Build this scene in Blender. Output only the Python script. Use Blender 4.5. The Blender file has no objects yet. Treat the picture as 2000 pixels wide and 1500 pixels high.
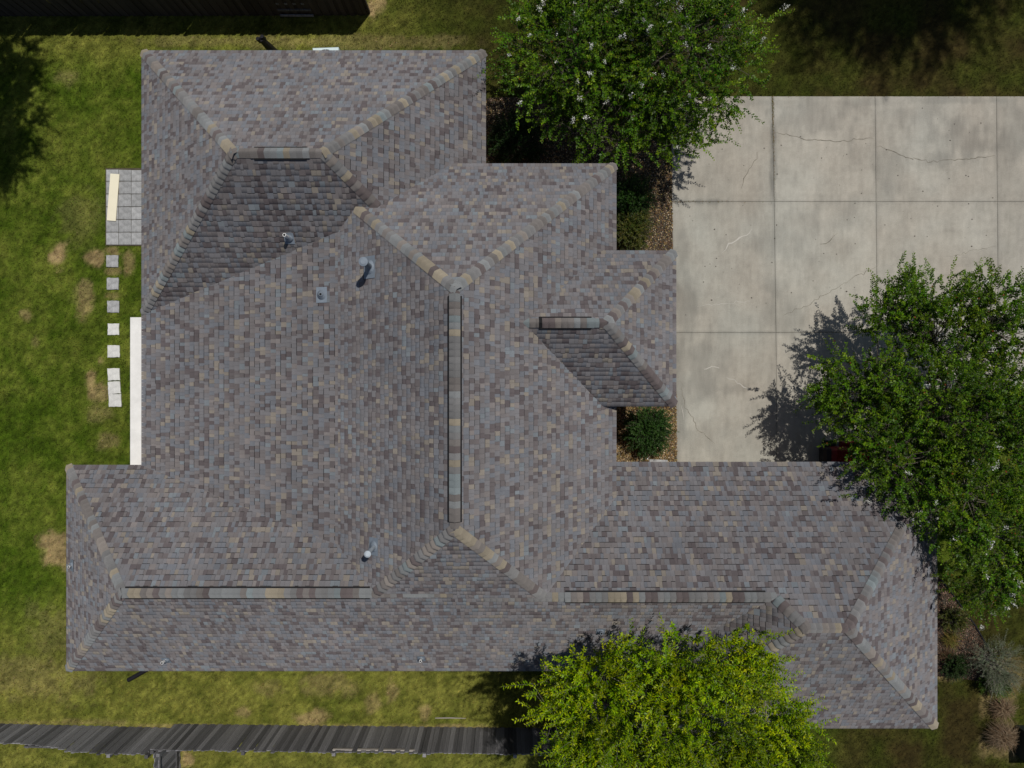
import bpy, math, random
import numpy as np
from mathutils import Vector, Matrix

# ------------------------------------------------------------------ camera, sky, sun, exposure
SC = bpy.context.scene
COL = SC.collection
F, H = 1618.0, 23.45                      # focal length in photo pixels, drone height in metres
cam_d = bpy.data.cameras.new('drone_camera'); cam = bpy.data.objects.new('drone_camera', cam_d); COL.objects.link(cam)
cam_d.sensor_width = 36.0; cam_d.lens = F/2000*36.0; cam_d.clip_end = 500.0
cam.location = (0, 0, H); cam.rotation_euler = (0, 0, 0)
SC.camera = cam
SUN_H = (0.235, 0.30)                     # horizontal sun vector per metre of height
elev = math.atan2(1.0, math.hypot(*SUN_H))
W = bpy.data.worlds.new('World'); SC.world = W; W.use_nodes = True
wn = W.node_tree; bg = wn.nodes['Background']
sky = wn.nodes.new('ShaderNodeTexSky'); sky.sky_type = 'NISHITA'; sky.sun_disc = False
sky.sun_elevation = elev; sky.sun_rotation = math.atan2(SUN_H[0], SUN_H[1])
wn.links.new(sky.outputs[0], bg.inputs[0]); bg.inputs[1].default_value = 0.05
sun_d = bpy.data.lights.new('sun', 'SUN'); sun = bpy.data.objects.new('sun', sun_d); COL.objects.link(sun)
sun_d.energy = 3.25; sun_d.angle = math.radians(0.53); sun_d.color = (1.0, 0.955, 0.88)
sun.rotation_euler = Vector((-SUN_H[0], -SUN_H[1], -1)).to_track_quat('-Z', 'Y').to_euler()
vs = SC.view_settings; vs.view_transform = 'Standard'; vs.look = 'None'; vs.exposure = 0.0; vs.gamma = 1.0
vs.use_curve_mapping = False

rng = np.random.default_rng(7); random.seed(7)

# ------------------------------------------------------------------ helpers
def px(ix, iy, z=0.0):
    k = (H - z)/F
    return np.array([(ix-1000.0)*k, -(iy-750.0)*k, z])

def make_mesh(name, verts, face_sets, mats, col=None, col_domain='POINT', smooth=False, midx=None):
    me = bpy.data.meshes.new(name)
    verts = np.asarray(verts, dtype=np.float32).reshape(-1, 3)
    if not isinstance(face_sets, (list, tuple)): face_sets = [face_sets]
    face_sets = [np.asarray(f, dtype=np.int32) for f in face_sets if len(f)]
    me.vertices.add(len(verts)); me.vertices.foreach_set('co', verts.ravel())
    idx = np.concatenate([f.ravel() for f in face_sets])
    tot = np.concatenate([np.full(len(f), f.shape[1], dtype=np.int32) for f in face_sets])
    start = np.concatenate([[0], np.cumsum(tot)[:-1]]).astype(np.int32)
    me.loops.add(len(idx)); me.loops.foreach_set('vertex_index', idx)
    me.polygons.add(len(tot)); me.polygons.foreach_set('loop_start', start)
    if midx is not None: me.polygons.foreach_set('material_index', np.asarray(midx, dtype=np.int32))
    me.update(calc_edges=True); me.validate()
    if smooth: me.polygons.foreach_set('use_smooth', np.ones(len(tot), dtype=bool))
    for m in (mats if isinstance(mats, (list, tuple)) else [mats]): me.materials.append(m)
    if col is not None:
        a = me.attributes.new('col', 'FLOAT_COLOR', col_domain)
        c = np.asarray(col, dtype=np.float32)
        if c.shape[1] == 3: c = np.hstack([c, np.ones((len(c), 1), np.float32)])
        a.data.foreach_set('color', np.ascontiguousarray(c).ravel())
    return me

def link(name, data, parent=None, label=None, cat=None, group=None, kind=None, loc=None):
    o = bpy.data.objects.new(name, data); COL.objects.link(o)
    if parent is not None: o.parent = parent
    if label: o['label'] = label
    if cat: o['category'] = cat
    if group: o['group'] = group
    if kind: o['kind'] = kind
    if loc is not None: o.location = loc
    return o

class MB:
    """collects boxes, prisms and tubes into one mesh"""
    def __init__(s): s.v = []; s.f = []; s.c = []
    def add(s, verts, faces, col=None):
        b = len(s.v); s.v += [tuple(map(float, p)) for p in verts]
        for f in faces: s.f.append(tuple(b+i for i in f)); s.c.append(col or (1, 1, 1))
    def box(s, x0, x1, y0, y1, z0, z1, bev=0.0, col=None):
        if bev <= 0:
            v = [(x0,y0,z0),(x1,y0,z0),(x1,y1,z0),(x0,y1,z0),(x0,y0,z1),(x1,y0,z1),(x1,y1,z1),(x0,y1,z1)]
            s.add(v, [(3,2,1,0),(4,5,6,7),(0,1,5,4),(1,2,6,5),(2,3,7,6),(3,0,4,7)], col)
        else:
            b = bev
            v = [(x0,y0,z0),(x1,y0,z0),(x1,y1,z0),(x0,y1,z0),(x0,y0,z1-b),(x1,y0,z1-b),(x1,y1,z1-b),(x0,y1,z1-b),
                 (x0+b,y0+b,z1),(x1-b,y0+b,z1),(x1-b,y1-b,z1),(x0+b,y1-b,z1)]
            s.add(v, [(3,2,1,0),(0,1,5,4),(1,2,6,5),(2,3,7,6),(3,0,4,7),(4,5,9,8),(5,6,10,9),(6,7,11,10),(7,4,8,11),(8,9,10,11)], col)
    def tube(s, pts, radii, n=8, cap=True, col=None):
        pts = [Vector(p) for p in pts]; rings = []
        vs_, fs = [], []
        for i, p in enumerate(pts):
            t = (pts[min(i+1, len(pts)-1)] - pts[max(i-1, 0)]).normalized()
            a = t.orthogonal().normalized() if i == 0 else (a - t*a.dot(t)).normalized()
            b = t.cross(a)
            for k in range(n):
                an = 2*math.pi*k/n
                vs_.append(p + (a*math.cos(an) + b*math.sin(an))*radii[i])
        for i in range(len(pts)-1):
            for k in range(n):
                fs.append((i*n+k, i*n+(k+1) % n, (i+1)*n+(k+1) % n, (i+1)*n+k))
        if cap:
            fs.append(tuple(range(n-1, -1, -1))); fs.append(tuple((len(pts)-1)*n+k for k in range(n)))
        s.add(vs_, fs, col)
    def prism(s, poly, z0, z1, col=None):
        n = len(poly)
        v = [(p[0], p[1], z0) for p in poly] + [(p[0], p[1], z1) for p in poly]
        s.add(v, [tuple(range(n-1, -1, -1)), tuple(range(n, 2*n))] + [(i, (i+1) % n, n+(i+1) % n, n+i) for i in range(n)], col)
    def mesh(s, name, mat, smooth=False):
        me = bpy.data.meshes.new(name); me.from_pydata(s.v, [], s.f); me.update()
        for m in (mat if isinstance(mat, (list, tuple)) else [mat]): me.materials.append(m)
        a = me.attributes.new('col', 'FLOAT_COLOR', 'FACE')
        a.data.foreach_set('color', np.hstack([np.array(s.c, np.float32), np.ones((len(s.c), 1), np.float32)]).ravel())
        if smooth: me.polygons.foreach_set('use_smooth', [True]*len(me.polygons))
        return me
    def build(s, name, mat, parent=None, smooth=False, **kw): return link(name, s.mesh(name, mat, smooth), parent, **kw)

# value noise in numpy
_perm = np.random.default_rng(3).random((256, 256))
def vnoise(x, y):
    xi = np.floor(x).astype(int); yi = np.floor(y).astype(int); fx = x-xi; fy = y-yi
    fx = fx*fx*(3-2*fx); fy = fy*fy*(3-2*fy)
    g = lambda a, b: _perm[a % 256, b % 256]
    return (g(xi,yi)*(1-fx)+g(xi+1,yi)*fx)*(1-fy) + (g(xi,yi+1)*(1-fx)+g(xi+1,yi+1)*fx)*fy
def fbm(x, y, s, o=4, off=0.0):
    x = np.asarray(x)/s+off; y = np.asarray(y)/s+off*1.7; a = 0.5; r = 0; t = 0
    for i in range(o):
        r = r + a*vnoise(x, y); t += a; x = x*2.03+11.3; y = y*2.03+5.7; a *= 0.5
    return r/t
def sstep(a, b, x):
    t = np.clip((x-a)/(b-a), 0, 1); return t*t*(3-2*t)
def in_poly(x, y, poly):
    c = np.zeros(np.shape(x), bool); n = len(poly); j = n-1
    for i in range(n):
        xi, yi = poly[i][:2]; xj, yj = poly[j][:2]
        c ^= ((yi > y) != (yj > y)) & (x < (xj-xi)*(y-yi)/(yj-yi+1e-12)+xi); j = i
    return c

# ------------------------------------------------------------------ materials
def mat_new(name):
    m = bpy.data.materials.new(name); m.use_nodes = True
    nt = m.node_tree; return m, nt, nt.nodes['Principled BSDF']
def N(nt, t, **kw):
    n = nt.nodes.new(t)
    for k, v in kw.items(): setattr(n, k, v)
    return n
def noise(nt, scale, detail=4, rough=0.6, coord='Object', stretch=None):
    tc = N(nt, 'ShaderNodeTexCoord'); t = N(nt, 'ShaderNodeTexNoise')
    t.inputs['Scale'].default_value = scale; t.inputs['Detail'].default_value = detail; t.inputs['Roughness'].default_value = rough
    if coord == 'Position':
        g = N(nt, 'ShaderNodeNewGeometry'); src = g.outputs['Position']
    else: src = tc.outputs[coord]
    if stretch:
        mp = N(nt, 'ShaderNodeMapping'); mp.inputs['Scale'].default_value = stretch
        nt.links.new(src, mp.inputs[0]); src = mp.outputs[0]
    nt.links.new(src, t.inputs['Vector']); return t.outputs['Fac']
def remap(nt, s, a, b, lo, hi):
    m = N(nt, 'ShaderNodeMapRange'); m.inputs[1].default_value = a; m.inputs[2].default_value = b
    m.inputs[3].default_value = lo; m.inputs[4].default_value = hi; nt.links.new(s, m.inputs[0]); return m.outputs[0]
def mulcol(nt, c, f):
    m = N(nt, 'ShaderNodeVectorMath', operation='MULTIPLY'); nt.links.new(c, m.inputs[0]); nt.links.new(f, m.inputs[1]); return m.outputs[0]
def bump(nt, bs, h, strength, dist):
    b = N(nt, 'ShaderNodeBump'); b.inputs['Strength'].default_value = strength; b.inputs['Distance'].default_value = dist
    nt.links.new(h, b.inputs['Height']); nt.links.new(b.outputs[0], bs.inputs['Normal'])
def attr_col(nt):
    a = N(nt, 'ShaderNodeAttribute'); a.attribute_name = 'col'; return a.outputs['Color']
def rgb(nt, c):
    r = N(nt, 'ShaderNodeRGB'); r.outputs[0].default_value = (*c, 1); return r.outputs[0]

def m_plain(name, c, rough=0.6, metal=0.0, var=0.25, scale=6.0, bmp=0.0, stretch=None, fine=60.0, objvar=0.0, spec=0.3):
    m, nt, bs = mat_new(name)
    f = remap(nt, noise(nt, scale, 5, 0.65, stretch=stretch), 0.25, 0.75, 1-var, 1+var)
    g = remap(nt, noise(nt, fine, 3, 0.7, stretch=stretch), 0.2, 0.8, 1-var*0.6, 1+var*0.6)
    c_ = mulcol(nt, mulcol(nt, rgb(nt, c), f), g)
    c_ = mulcol(nt, c_, attr_col(nt)) if name.endswith('_a') else c_
    if objvar:
        oi = N(nt, 'ShaderNodeObjectInfo'); c_ = mulcol(nt, c_, remap(nt, oi.outputs['Random'], 0, 1, 1-objvar, 1+objvar))
    nt.links.new(c_, bs.inputs['Base Color']); bs.inputs['Roughness'].default_value = rough; bs.inputs['Metallic'].default_value = metal
    bs.inputs['Specular IOR Level'].default_value = spec
    if bmp: bump(nt, bs, noise(nt, fine, 4, 0.7, stretch=stretch), bmp, 0.01)
    return m

def m_attr(name, rough=0.85, fine=150.0, var=0.3, big=0.0, bmp=0.3, spec=0.25, objcol=False, drough=0.0):
    m, nt, bs = mat_new(name)
    bs.inputs['Diffuse Roughness'].default_value = drough
    c = attr_col(nt)
    if objcol:
        oi = N(nt, 'ShaderNodeObjectInfo'); c = mulcol(nt, c, oi.outputs['Color'])
    c = mulcol(nt, c, remap(nt, noise(nt, fine, 3, 0.75, 'Position'), 0.25, 0.75, 1-var, 1+var))
    if big: c = mulcol(nt, c, remap(nt, noise(nt, 0.55, 5, 0.6, 'Position'), 0.3, 0.7, 1-big, 1+big))
    nt.links.new(c, bs.inputs['Base Color']); bs.inputs['Roughness'].default_value = rough; bs.inputs['Specular IOR Level'].default_value = spec
    if bmp: bump(nt, bs, noise(nt, fine, 3, 0.8, 'Position'), bmp, 0.006)
    return m

def m_leaf(name, trans=0.3, rough=0.45, tcol=(1.25, 1.15, 0.4)):
    m, nt, bs = mat_new(name)
    c = attr_col(nt); nt.links.new(c, bs.inputs['Base Color']); bs.inputs['Roughness'].default_value = rough
    bs.inputs['Specular IOR Level'].default_value = 0.18
    t = N(nt, 'ShaderNodeBsdfTranslucent'); nt.links.new(mulcol(nt, c, rgb(nt, tcol)), t.inputs[0])
    mx = N(nt, 'ShaderNodeMixShader'); mx.inputs[0].default_value = trans
    out = nt.nodes['Material Output']
    nt.links.new(bs.outputs[0], mx.inputs[1]); nt.links.new(t.outputs[0], mx.inputs[2]); nt.links.new(mx.outputs[0], out.inputs[0])
    return m

M_SHINGLE = m_attr('asphalt_shingle', rough=0.92, fine=95.0, var=0.22, big=0.10, bmp=0.5, spec=0.12, objcol=True, drough=1.0)
M_GROUND = m_attr('lawn_soil', rough=0.95, fine=38.0, var=0.45, big=0.12, bmp=0.6, spec=0.1)
M_BLADE = m_leaf('grass_blade', 0.25, 0.6, (1.2, 1.1, 0.5))
M_LEAF = m_leaf('leaf', 0.3, 0.42)
M_CHIP = m_attr('bark_chip', rough=0.85, fine=60, var=0.3, bmp=0.0)
M_CONC = m_attr('driveway_concrete', rough=0.85, fine=30.0, var=0.12, big=0.07, bmp=0.25, spec=0.25)
M_JOINT = m_plain('joint_dirt', (0.05, 0.042, 0.03), 0.95, var=0.5, scale=8)
M_CRACK = m_plain('crack_dirt', (0.17, 0.155, 0.125), 0.95, var=0.5, scale=10)
M_PATCH = m_plain('crack_filler', (0.46, 0.44, 0.40), 0.9, var=0.15)
M_PAVER = m_plain('paver_concrete', (0.31, 0.315, 0.32), 0.9, var=0.42, scale=7, bmp=0.4, objvar=0.14)
M_STONE = m_plain('stone_bright', (0.62, 0.62, 0.60), 0.9, var=0.2, scale=8, bmp=0.4, objvar=0.1)
M_SLABW = m_plain('white_painted_concrete', (0.75, 0.745, 0.73), 0.8, var=0.10, scale=3, bmp=0.15)
M_CREAM = m_plain('cream_board', (0.77, 0.72, 0.56), 0.6, var=0.03, scale=4)
M_WALL = m_plain('brick_wall', (0.30, 0.20, 0.15), 0.9, var=0.25, scale=20, bmp=0.4)
M_TRIM = m_plain('painted_trim', (0.42, 0.40, 0.38), 0.6, var=0.06)
M_DECK = m_plain('roof_felt', (0.07, 0.068, 0.07), 0.95, var=0.2)
M_VENT = m_plain('vent_plastic', (0.012, 0.012, 0.013), 0.8, var=0.3)
M_GALV = m_plain('galvanised_metal', (0.19, 0.225, 0.27), 0.6, 0.0, var=0.14, scale=9)
M_PVC = m_plain('white_pvc', (0.78, 0.78, 0.77), 0.5, var=0.08)
M_DARKHOLE = m_plain('dark_opening', (0.01, 0.01, 0.012), 0.9)
M_WOOD = m_plain('weathered_fence_wood', (0.165, 0.162, 0.168), 0.9, var=0.6, scale=5, bmp=0.5, stretch=(7, 7, 0.5), fine=40, objvar=0.55, spec=0.2)
M_WOODD = m_plain('shaded_dark_wood', (0.060, 0.048, 0.038), 0.9, var=0.4, scale=5, bmp=0.5, stretch=(7, 7, 0.5), fine=40, objvar=0.3, spec=0.2)  # darker version of the fence wood, shade of the top fence put into its colour
M_WOODL = m_plain('pale_board', (0.34, 0.31, 0.28), 0.85, var=0.25, scale=6, stretch=(0.5, 6, 6))
M_BARK = m_plain('tree_bark', (0.11, 0.095, 0.075), 0.9, var=0.35, scale=9, bmp=0.4, stretch=(1, 1, 0.4))
M_BARKG = m_plain('pale_grey_bark', (0.24, 0.22, 0.19), 0.9, var=0.3, scale=9, bmp=0.4)
M_BLACK = m_plain('black_plastic', (0.012, 0.011, 0.014), 0.45, var=0.3)
M_RED = m_plain('red_paint', (0.16, 0.008, 0.010), 0.35, var=0.1)
M_RUBBER = m_plain('tyre_rubber', (0.02, 0.02, 0.02), 0.85)
M_ACMET = m_plain('pale_metal_casing', (0.55, 0.66, 0.68), 0.5, 0.1, var=0.06)
M_BLOSSOM = m_leaf('white_petals', 0.3, 0.7, (1.0, 1.0, 0.95))
M_UTIL = m_plain('dark_green_box', (0.02, 0.028, 0.026), 0.6, var=0.2)
M_STRAW = m_leaf('dry_straw', 0.25, 0.7, (1.05, 1.0, 0.8))

# ------------------------------------------------------------------ roof planes (plan unit e = 1 photo pixel at eave height)
ZE, DE = 2.75, 20.70
E = DE/F
# name: inward (ix, iy), eave offset c with d = ix*x + iy*y - c, z0, pitch
ZM = ZE + 0.033*DE; ZG = ZE + 0.05*DE
ZR = ZE + 0.2043*DE
PL = {
 'tN': (0,-1, -651*E, ZE, 0.89), 'tE': (-1,0, 52*E, ZE, 0.89), 'tS': (0,1, 135*E, ZE, 0.934), 'tW': (1,0, -723*E, ZE, 0.916),
 'mN': (0,-1, -415.8*E, ZM, 1.042), 'mE': (-1,0, -196.3*E, ZM, 0.97), 'S': (0,1, -560*E, ZE, 0.992),
 'mWs': (1,0, -89*E-(ZR-ZE)/0.90, ZE, 0.90), 'mWh': (1,0, -723*E, ZE, 0.3155),
 'eN': (0,-1, 153*E, ZE, 0.877), 'seE': (-1,0, -830*E, ZE, 0.86), 'seS': (0,1, -672*E, ZE, 0.87), 'seW': (1,0, 241*E, ZE, 0.89),
 'wwN': (0,-1, 159*E, ZE, 0.992), 'wwW': (1,0, -870*E, ZE, 0.992),
 'gE': (-1,0, -304*E, ZG, 1.0), 'gN': (0,-1, -247*E, ZG, 1.0), 'gS': (0,1, -40.85*E, ZG, 1.0)}
PN = list(PL)
def zpl(n, x, y):
    ix, iy, c, z0, p = PL[n]; return z0 + p*(ix*x + iy*y - c)
BL = {'T': ['tN','tE','tS','tW'], 'WW': ['wwN','wwW','S'], 'Ew': ['eN','S'], 'SE': ['eN','seE','seS','seW'], 'M': ['mN','mE','S','mW'], 'G': ['gE','gN','gS']}
BN = list(BL)
def envelope(x, y):
    """height, block index, plane index of the roof surface at plan points"""
    x = np.asarray(x, float); y = np.asarray(y, float)
    Hh = np.full(x.shape, -9.0); B = np.full(x.shape, -1); P = np.full(x.shape, -1)
    for bi, b in enumerate(BN):
        zz = []; ids = []
        for n in BL[b]:
            if n == 'mW':
                a, c = zpl('mWs', x, y), zpl('mWh', x, y); zz.append(np.maximum(a, c)); ids.append(np.where(a > c, PN.index('mWs'), PN.index('mWh')))
            else: zz.append(zpl(n, x, y)); ids.append(np.full(x.shape, PN.index(n)))
        zz = np.array(zz); ids = np.array(ids); k = zz.argmin(0)
        z = np.take_along_axis(zz, k[None], 0)[0]; pid = np.take_along_axis(ids, k[None], 0)[0]
        ok = z >= ZE-1e-6
        if b == 'M': ok &= (zpl('mN', x, y) >= ZM-1e-6) & (zpl('mE', x, y) >= ZM-1e-6)
        if b == 'G': ok &= (z >= ZG-1e-6) & (x >= 0)
        if b == 'Ew': ok &= (x >= -50*E) & (x <= 480*E)
        if b == 'WW': ok &= (x <= -100*E)
        up = ok & (z > Hh+1e-6)
        Hh = np.where(up, z, Hh); B = np.where(up, bi, B); P = np.where(up, pid, P)
    return Hh, B, P
def hz(x, y): return float(envelope(np.array([x]), np.array([y]))[0][0])
def roofpt(ix, iy):
    z = 4.0
    for _ in range(40):
        q = px(ix, iy, z); h = hz(q[0], q[1]); z = 0.5*z+0.5*(h if h > 0 else ZE)
    return px(ix, iy, z)
def inter(*names):
    A = []; b = []
    for n in names:
        if isinstance(n, (int, float)): A.append([0, 0, 1]); b.append(n); continue
        ix, iy, c, z0, p = PL[n]; A.append([-p*ix, -p*iy, 1]); b.append(z0-p*c)
    return Vector(np.linalg.solve(np.array(A, float), np.array(b, float)))
def nrm(n):
    ix, iy, c, z0, p = PL[n]; return Vector((-p*ix, -p*iy, 1)).normalized()

# ------------------------------------------------------------------ ground and lawn colour field
DRY = [(110,503,21,30,1.0),(188,503,18,16,.9),(250,512,11,26,.6),(165,592,17,38,.6),(156,575,20,24,.35),(48,615,14,14,.6),(68,668,10,14,.35),
       (178,745,11,38,.8),(195,765,16,26,.65),(197,703,10,10,.6),(105,1068,30,42,.9),(128,1085,25,35,.8),(219,490,15,10,.7),(222,528,14,10,.6),(222,577,16,12,.4),
       (600,1402,32,14,.75),(475,1390,18,12,.6),(640,1335,55,22,.4),(765,1345,12,28,.55),(830,1388,14,16,.65),(730,1375,14,24,.5),(520,1345,40,20,.3),
       (210,860,22,18,.45),(192,805,30,20,.35),(130,145,26,20,.3),(160,420,40,60,.2),(900,1424,110,7,.7),(700,1422,300,5,.5),(320,1420,120,6,.5),(120,1412,160,6,.4),
       (725,18,9,26,1.0),(738,6,14,20,.8),(360,1485,20,22,.9),(1945,1370,36,36,.45),(1965,1320,36,46,.4),(1900,1310,60,12,.6),(1955,1450,50,32,.5),(1850,1320,30,12,.6),
       (640,80,260,14,.35),(420,80,160,12,.3),(120,1220,90,60,.25),(50,1330,120,50,.3)]
def lawn_col(x, y, jit=None):
    x = np.asarray(x, float); y = np.asarray(y, float)
    ix = x*F/H+1000; iy = -y*F/H+750
    n1 = fbm(x, y, 2.6, 4, 1.3); n2 = fbm(x, y, 0.8, 4, 7.1); n3 = fbm(x, y, 0.22, 3, 3.3)
    lush = np.array([0.060, 0.104, 0.006]); olive = np.array([0.165, 0.168, 0.032]); brown = np.array([0.072, 0.056, 0.016]); straw = np.array([0.33, 0.245, 0.115])
    # back strips less green; side lawn browner, with shade and corner falloff painted in
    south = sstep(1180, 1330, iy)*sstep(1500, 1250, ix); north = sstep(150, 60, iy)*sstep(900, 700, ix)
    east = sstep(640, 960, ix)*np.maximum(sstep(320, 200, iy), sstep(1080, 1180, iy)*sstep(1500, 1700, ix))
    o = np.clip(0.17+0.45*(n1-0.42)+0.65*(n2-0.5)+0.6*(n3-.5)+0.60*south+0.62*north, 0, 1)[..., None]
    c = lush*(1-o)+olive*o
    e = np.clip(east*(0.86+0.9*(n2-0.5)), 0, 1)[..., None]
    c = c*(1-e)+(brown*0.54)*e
    d = np.zeros(x.shape)
    for (cx, cy, rx, ry, s) in DRY:
        r = np.sqrt(((ix-cx)/rx)**2+((iy-cy)/ry)**2)+(n3-0.5)*1.3+(n2-0.5)*1.2
        d = np.maximum(d, s*sstep(1.2, 0.5, r))
    if jit is not None: d = np.where(d > .04, sstep(.25, .75, d+(jit-.5)*.7), 0)*.95
    d = d[..., None]
    n4 = fbm(x, y, 0.055, 2, 8.8)
    c = c*(1-d)+straw*d
    return c*(0.66+0.68*n3)[..., None]*(0.86+0.28*n2)[..., None]*(0.35+1.3*n4)[..., None]

fine = np.arange(-15.2, 15.21, 0.08); fy = np.arange(-11.6, 11.61, 0.08)
gx = np.concatenate([[-150, -80, -45, -30, -22, -18, -16], fine, [16, 18, 22, 30, 45, 80, 150]])
gy = np.concatenate([[-150, -80, -45, -30, -22, -16, -13], fy, [13, 16, 22, 30, 45, 80, 150]])
GX, GY = np.meshgrid(gx, gy); GZ = (fbm(GX, GY, 1.7, 3, 2.0)-0.5)*0.03-0.035
nx, ny = len(gx), len(gy)
ii = (np.arange(ny-1)[:, None]*nx+np.arange(nx-1)[None]).ravel()
gf = np.stack([ii, ii+1, ii+nx+1, ii+nx], 1)
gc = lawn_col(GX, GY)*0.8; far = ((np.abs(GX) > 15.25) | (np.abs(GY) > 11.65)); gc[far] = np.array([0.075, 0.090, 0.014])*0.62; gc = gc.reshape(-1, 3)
link('ground', make_mesh('ground', np.stack([GX, GY, GZ], -1).reshape(-1, 3), gf, M_GROUND, gc, smooth=True), kind='structure',
     label='green and straw coloured lawn ground around the house')

# outlines (plan metres) of what the grass leaves free
def pxy(pts): return [tuple(px(a, b)[:2]) for a, b in pts]
DRV = P_DRV = pxy([(1312,187),(2260,190),(2260,762),(1717,762),(1717,940),(1322,940)])
P_PATIO = pxy([(208.5,332),(345,332),(345,477.5),(208.5,477.5)])
P_PORCH = pxy([(256,619),(420,619),(420,912),(256,912)])
BEDS = [pxy([(900,205),(965,190),(1010,190),(1120,215),(1230,250),(1290,280),(1313,300),(1314,500),(1200,560),(900,560)]),
        pxy([(1080,760),(1321,760),(1323,935),(1080,935)]),
        pxy([(1700,1100),(1815,1100),(1843,1140),(1876,1182),(1905,1222),(1928,1262),(1938,1310),(1910,1330),(1860,1322),(1812,1318),(1700,1318)])]
P_HOUSE = [(a*E, -b*E) for a, b in [(-690,-618),(-85,-618),(-85,-383),(163,-383),(163,-214),(271,-214),(271,8),(163,8),(163,186),(797,186),(797,639),(274,639),(274,527),(-837,527),(-837,192),(-690,192)]]

# ------------------------------------------------------------------ grass blades (stuff)
NB = 620000
bx = rng.uniform(-14.9, 14.9, NB); by = rng.uniform(-11.2, 11.2, NB)
keep = ~in_poly(bx, by, P_HOUSE)
for p in [P_DRV, P_PATIO, P_PORCH]+BEDS: keep &= ~in_poly(bx, by, p)
STONES = [(219,510,23),(220,554,23),(221,599,23),(221.5,643,22),(222,686,23.5),(222,731,23.5),(223,757,24),(224.5,782,24.5)]
for sx, sy, w in STONES:
    c = px(sx, sy); hw = w/2*H/F*0.90; keep &= ~((abs(bx-c[0]) < hw) & (abs(by-c[1]) < hw))
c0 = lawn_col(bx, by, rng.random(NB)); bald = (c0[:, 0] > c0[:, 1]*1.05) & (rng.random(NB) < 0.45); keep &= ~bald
bx, by, c0 = bx[keep], by[keep], c0[keep]; nb = len(bx)
hgt = rng.uniform(0.025, 0.06, nb); wd = rng.uniform(0.005, 0.011, nb); an = rng.uniform(0, 2*np.pi, nb); ln = rng.uniform(0.2, 1.1, nb)*hgt*1.3
la = rng.uniform(0, 2*np.pi, nb)
bz = (fbm(bx, by, 1.7, 3, 2.0)-0.5)*0.03-0.037
v = np.empty((nb, 3, 3), np.float32)
v[:, 0] = np.stack([bx-np.cos(an)*wd, by-np.sin(an)*wd, bz], 1); v[:, 1] = np.stack([bx+np.cos(an)*wd, by+np.sin(an)*wd, bz], 1)
v[:, 2] = np.stack([bx+np.cos(la)*ln, by+np.sin(la)*ln, bz+hgt], 1)
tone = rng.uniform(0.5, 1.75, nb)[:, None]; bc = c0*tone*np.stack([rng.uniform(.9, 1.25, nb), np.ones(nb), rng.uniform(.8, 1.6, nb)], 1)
link('lawn_grass', make_mesh('lawn_grass', v.reshape(-1, 3), np.arange(nb*3).reshape(-1, 3), M_BLADE, np.repeat(bc, 3, 0)), kind='stuff',
     label='short mown lawn grass growing all around the house', cat='grass')

# ------------------------------------------------------------------ driveway slabs
drive = link('driveway', None, kind='structure', label='pale concrete driveway of square slabs beside the house')
jm = MB(); jm.prism(P_DRV, -0.08, -0.012); jm.build('joint_bed', M_JOINT, drive)
XC = [[1311.5,1508,1709,1946,2260],[1312,1512,1711,1948,2260],[1317,1515.5,1713,1950,2260],[1322,1518,1715,1952,2260]]
YR = [188, 394, 650, 930]
STAIN = [(1590,235,90,55,.20),(1570,222,40,25,.15),(1890,275,85,50,.19),(1850,305,45,26,.22),(1800,230,60,30,.14),(1640,420,60,40,.12),(1560,470,70,50,.10),(1740,340,40,60,.10),(1470,470,40,30,.10),(1620,500,50,40,.06),
         (1510,560,40,22,.16),(1540,620,45,45,.12),(1340,620,35,110,.22),(1350,720,60,90,.16),(1400,700,60,40,.10),(1440,760,30,14,.12),(1380,860,90,40,.10),(1332,520,14,80,.15),
         (1530,590,60,24,.08),(1980,260,30,70,.12),(1600,200,300,8,.12),(1860,196,140,8,.2),(1510,290,8,110,.28),(1330,394,90,6,.22),(1330,800,16,110,.22),(1600,650,300,5,.1)]
slabs = []
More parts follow.
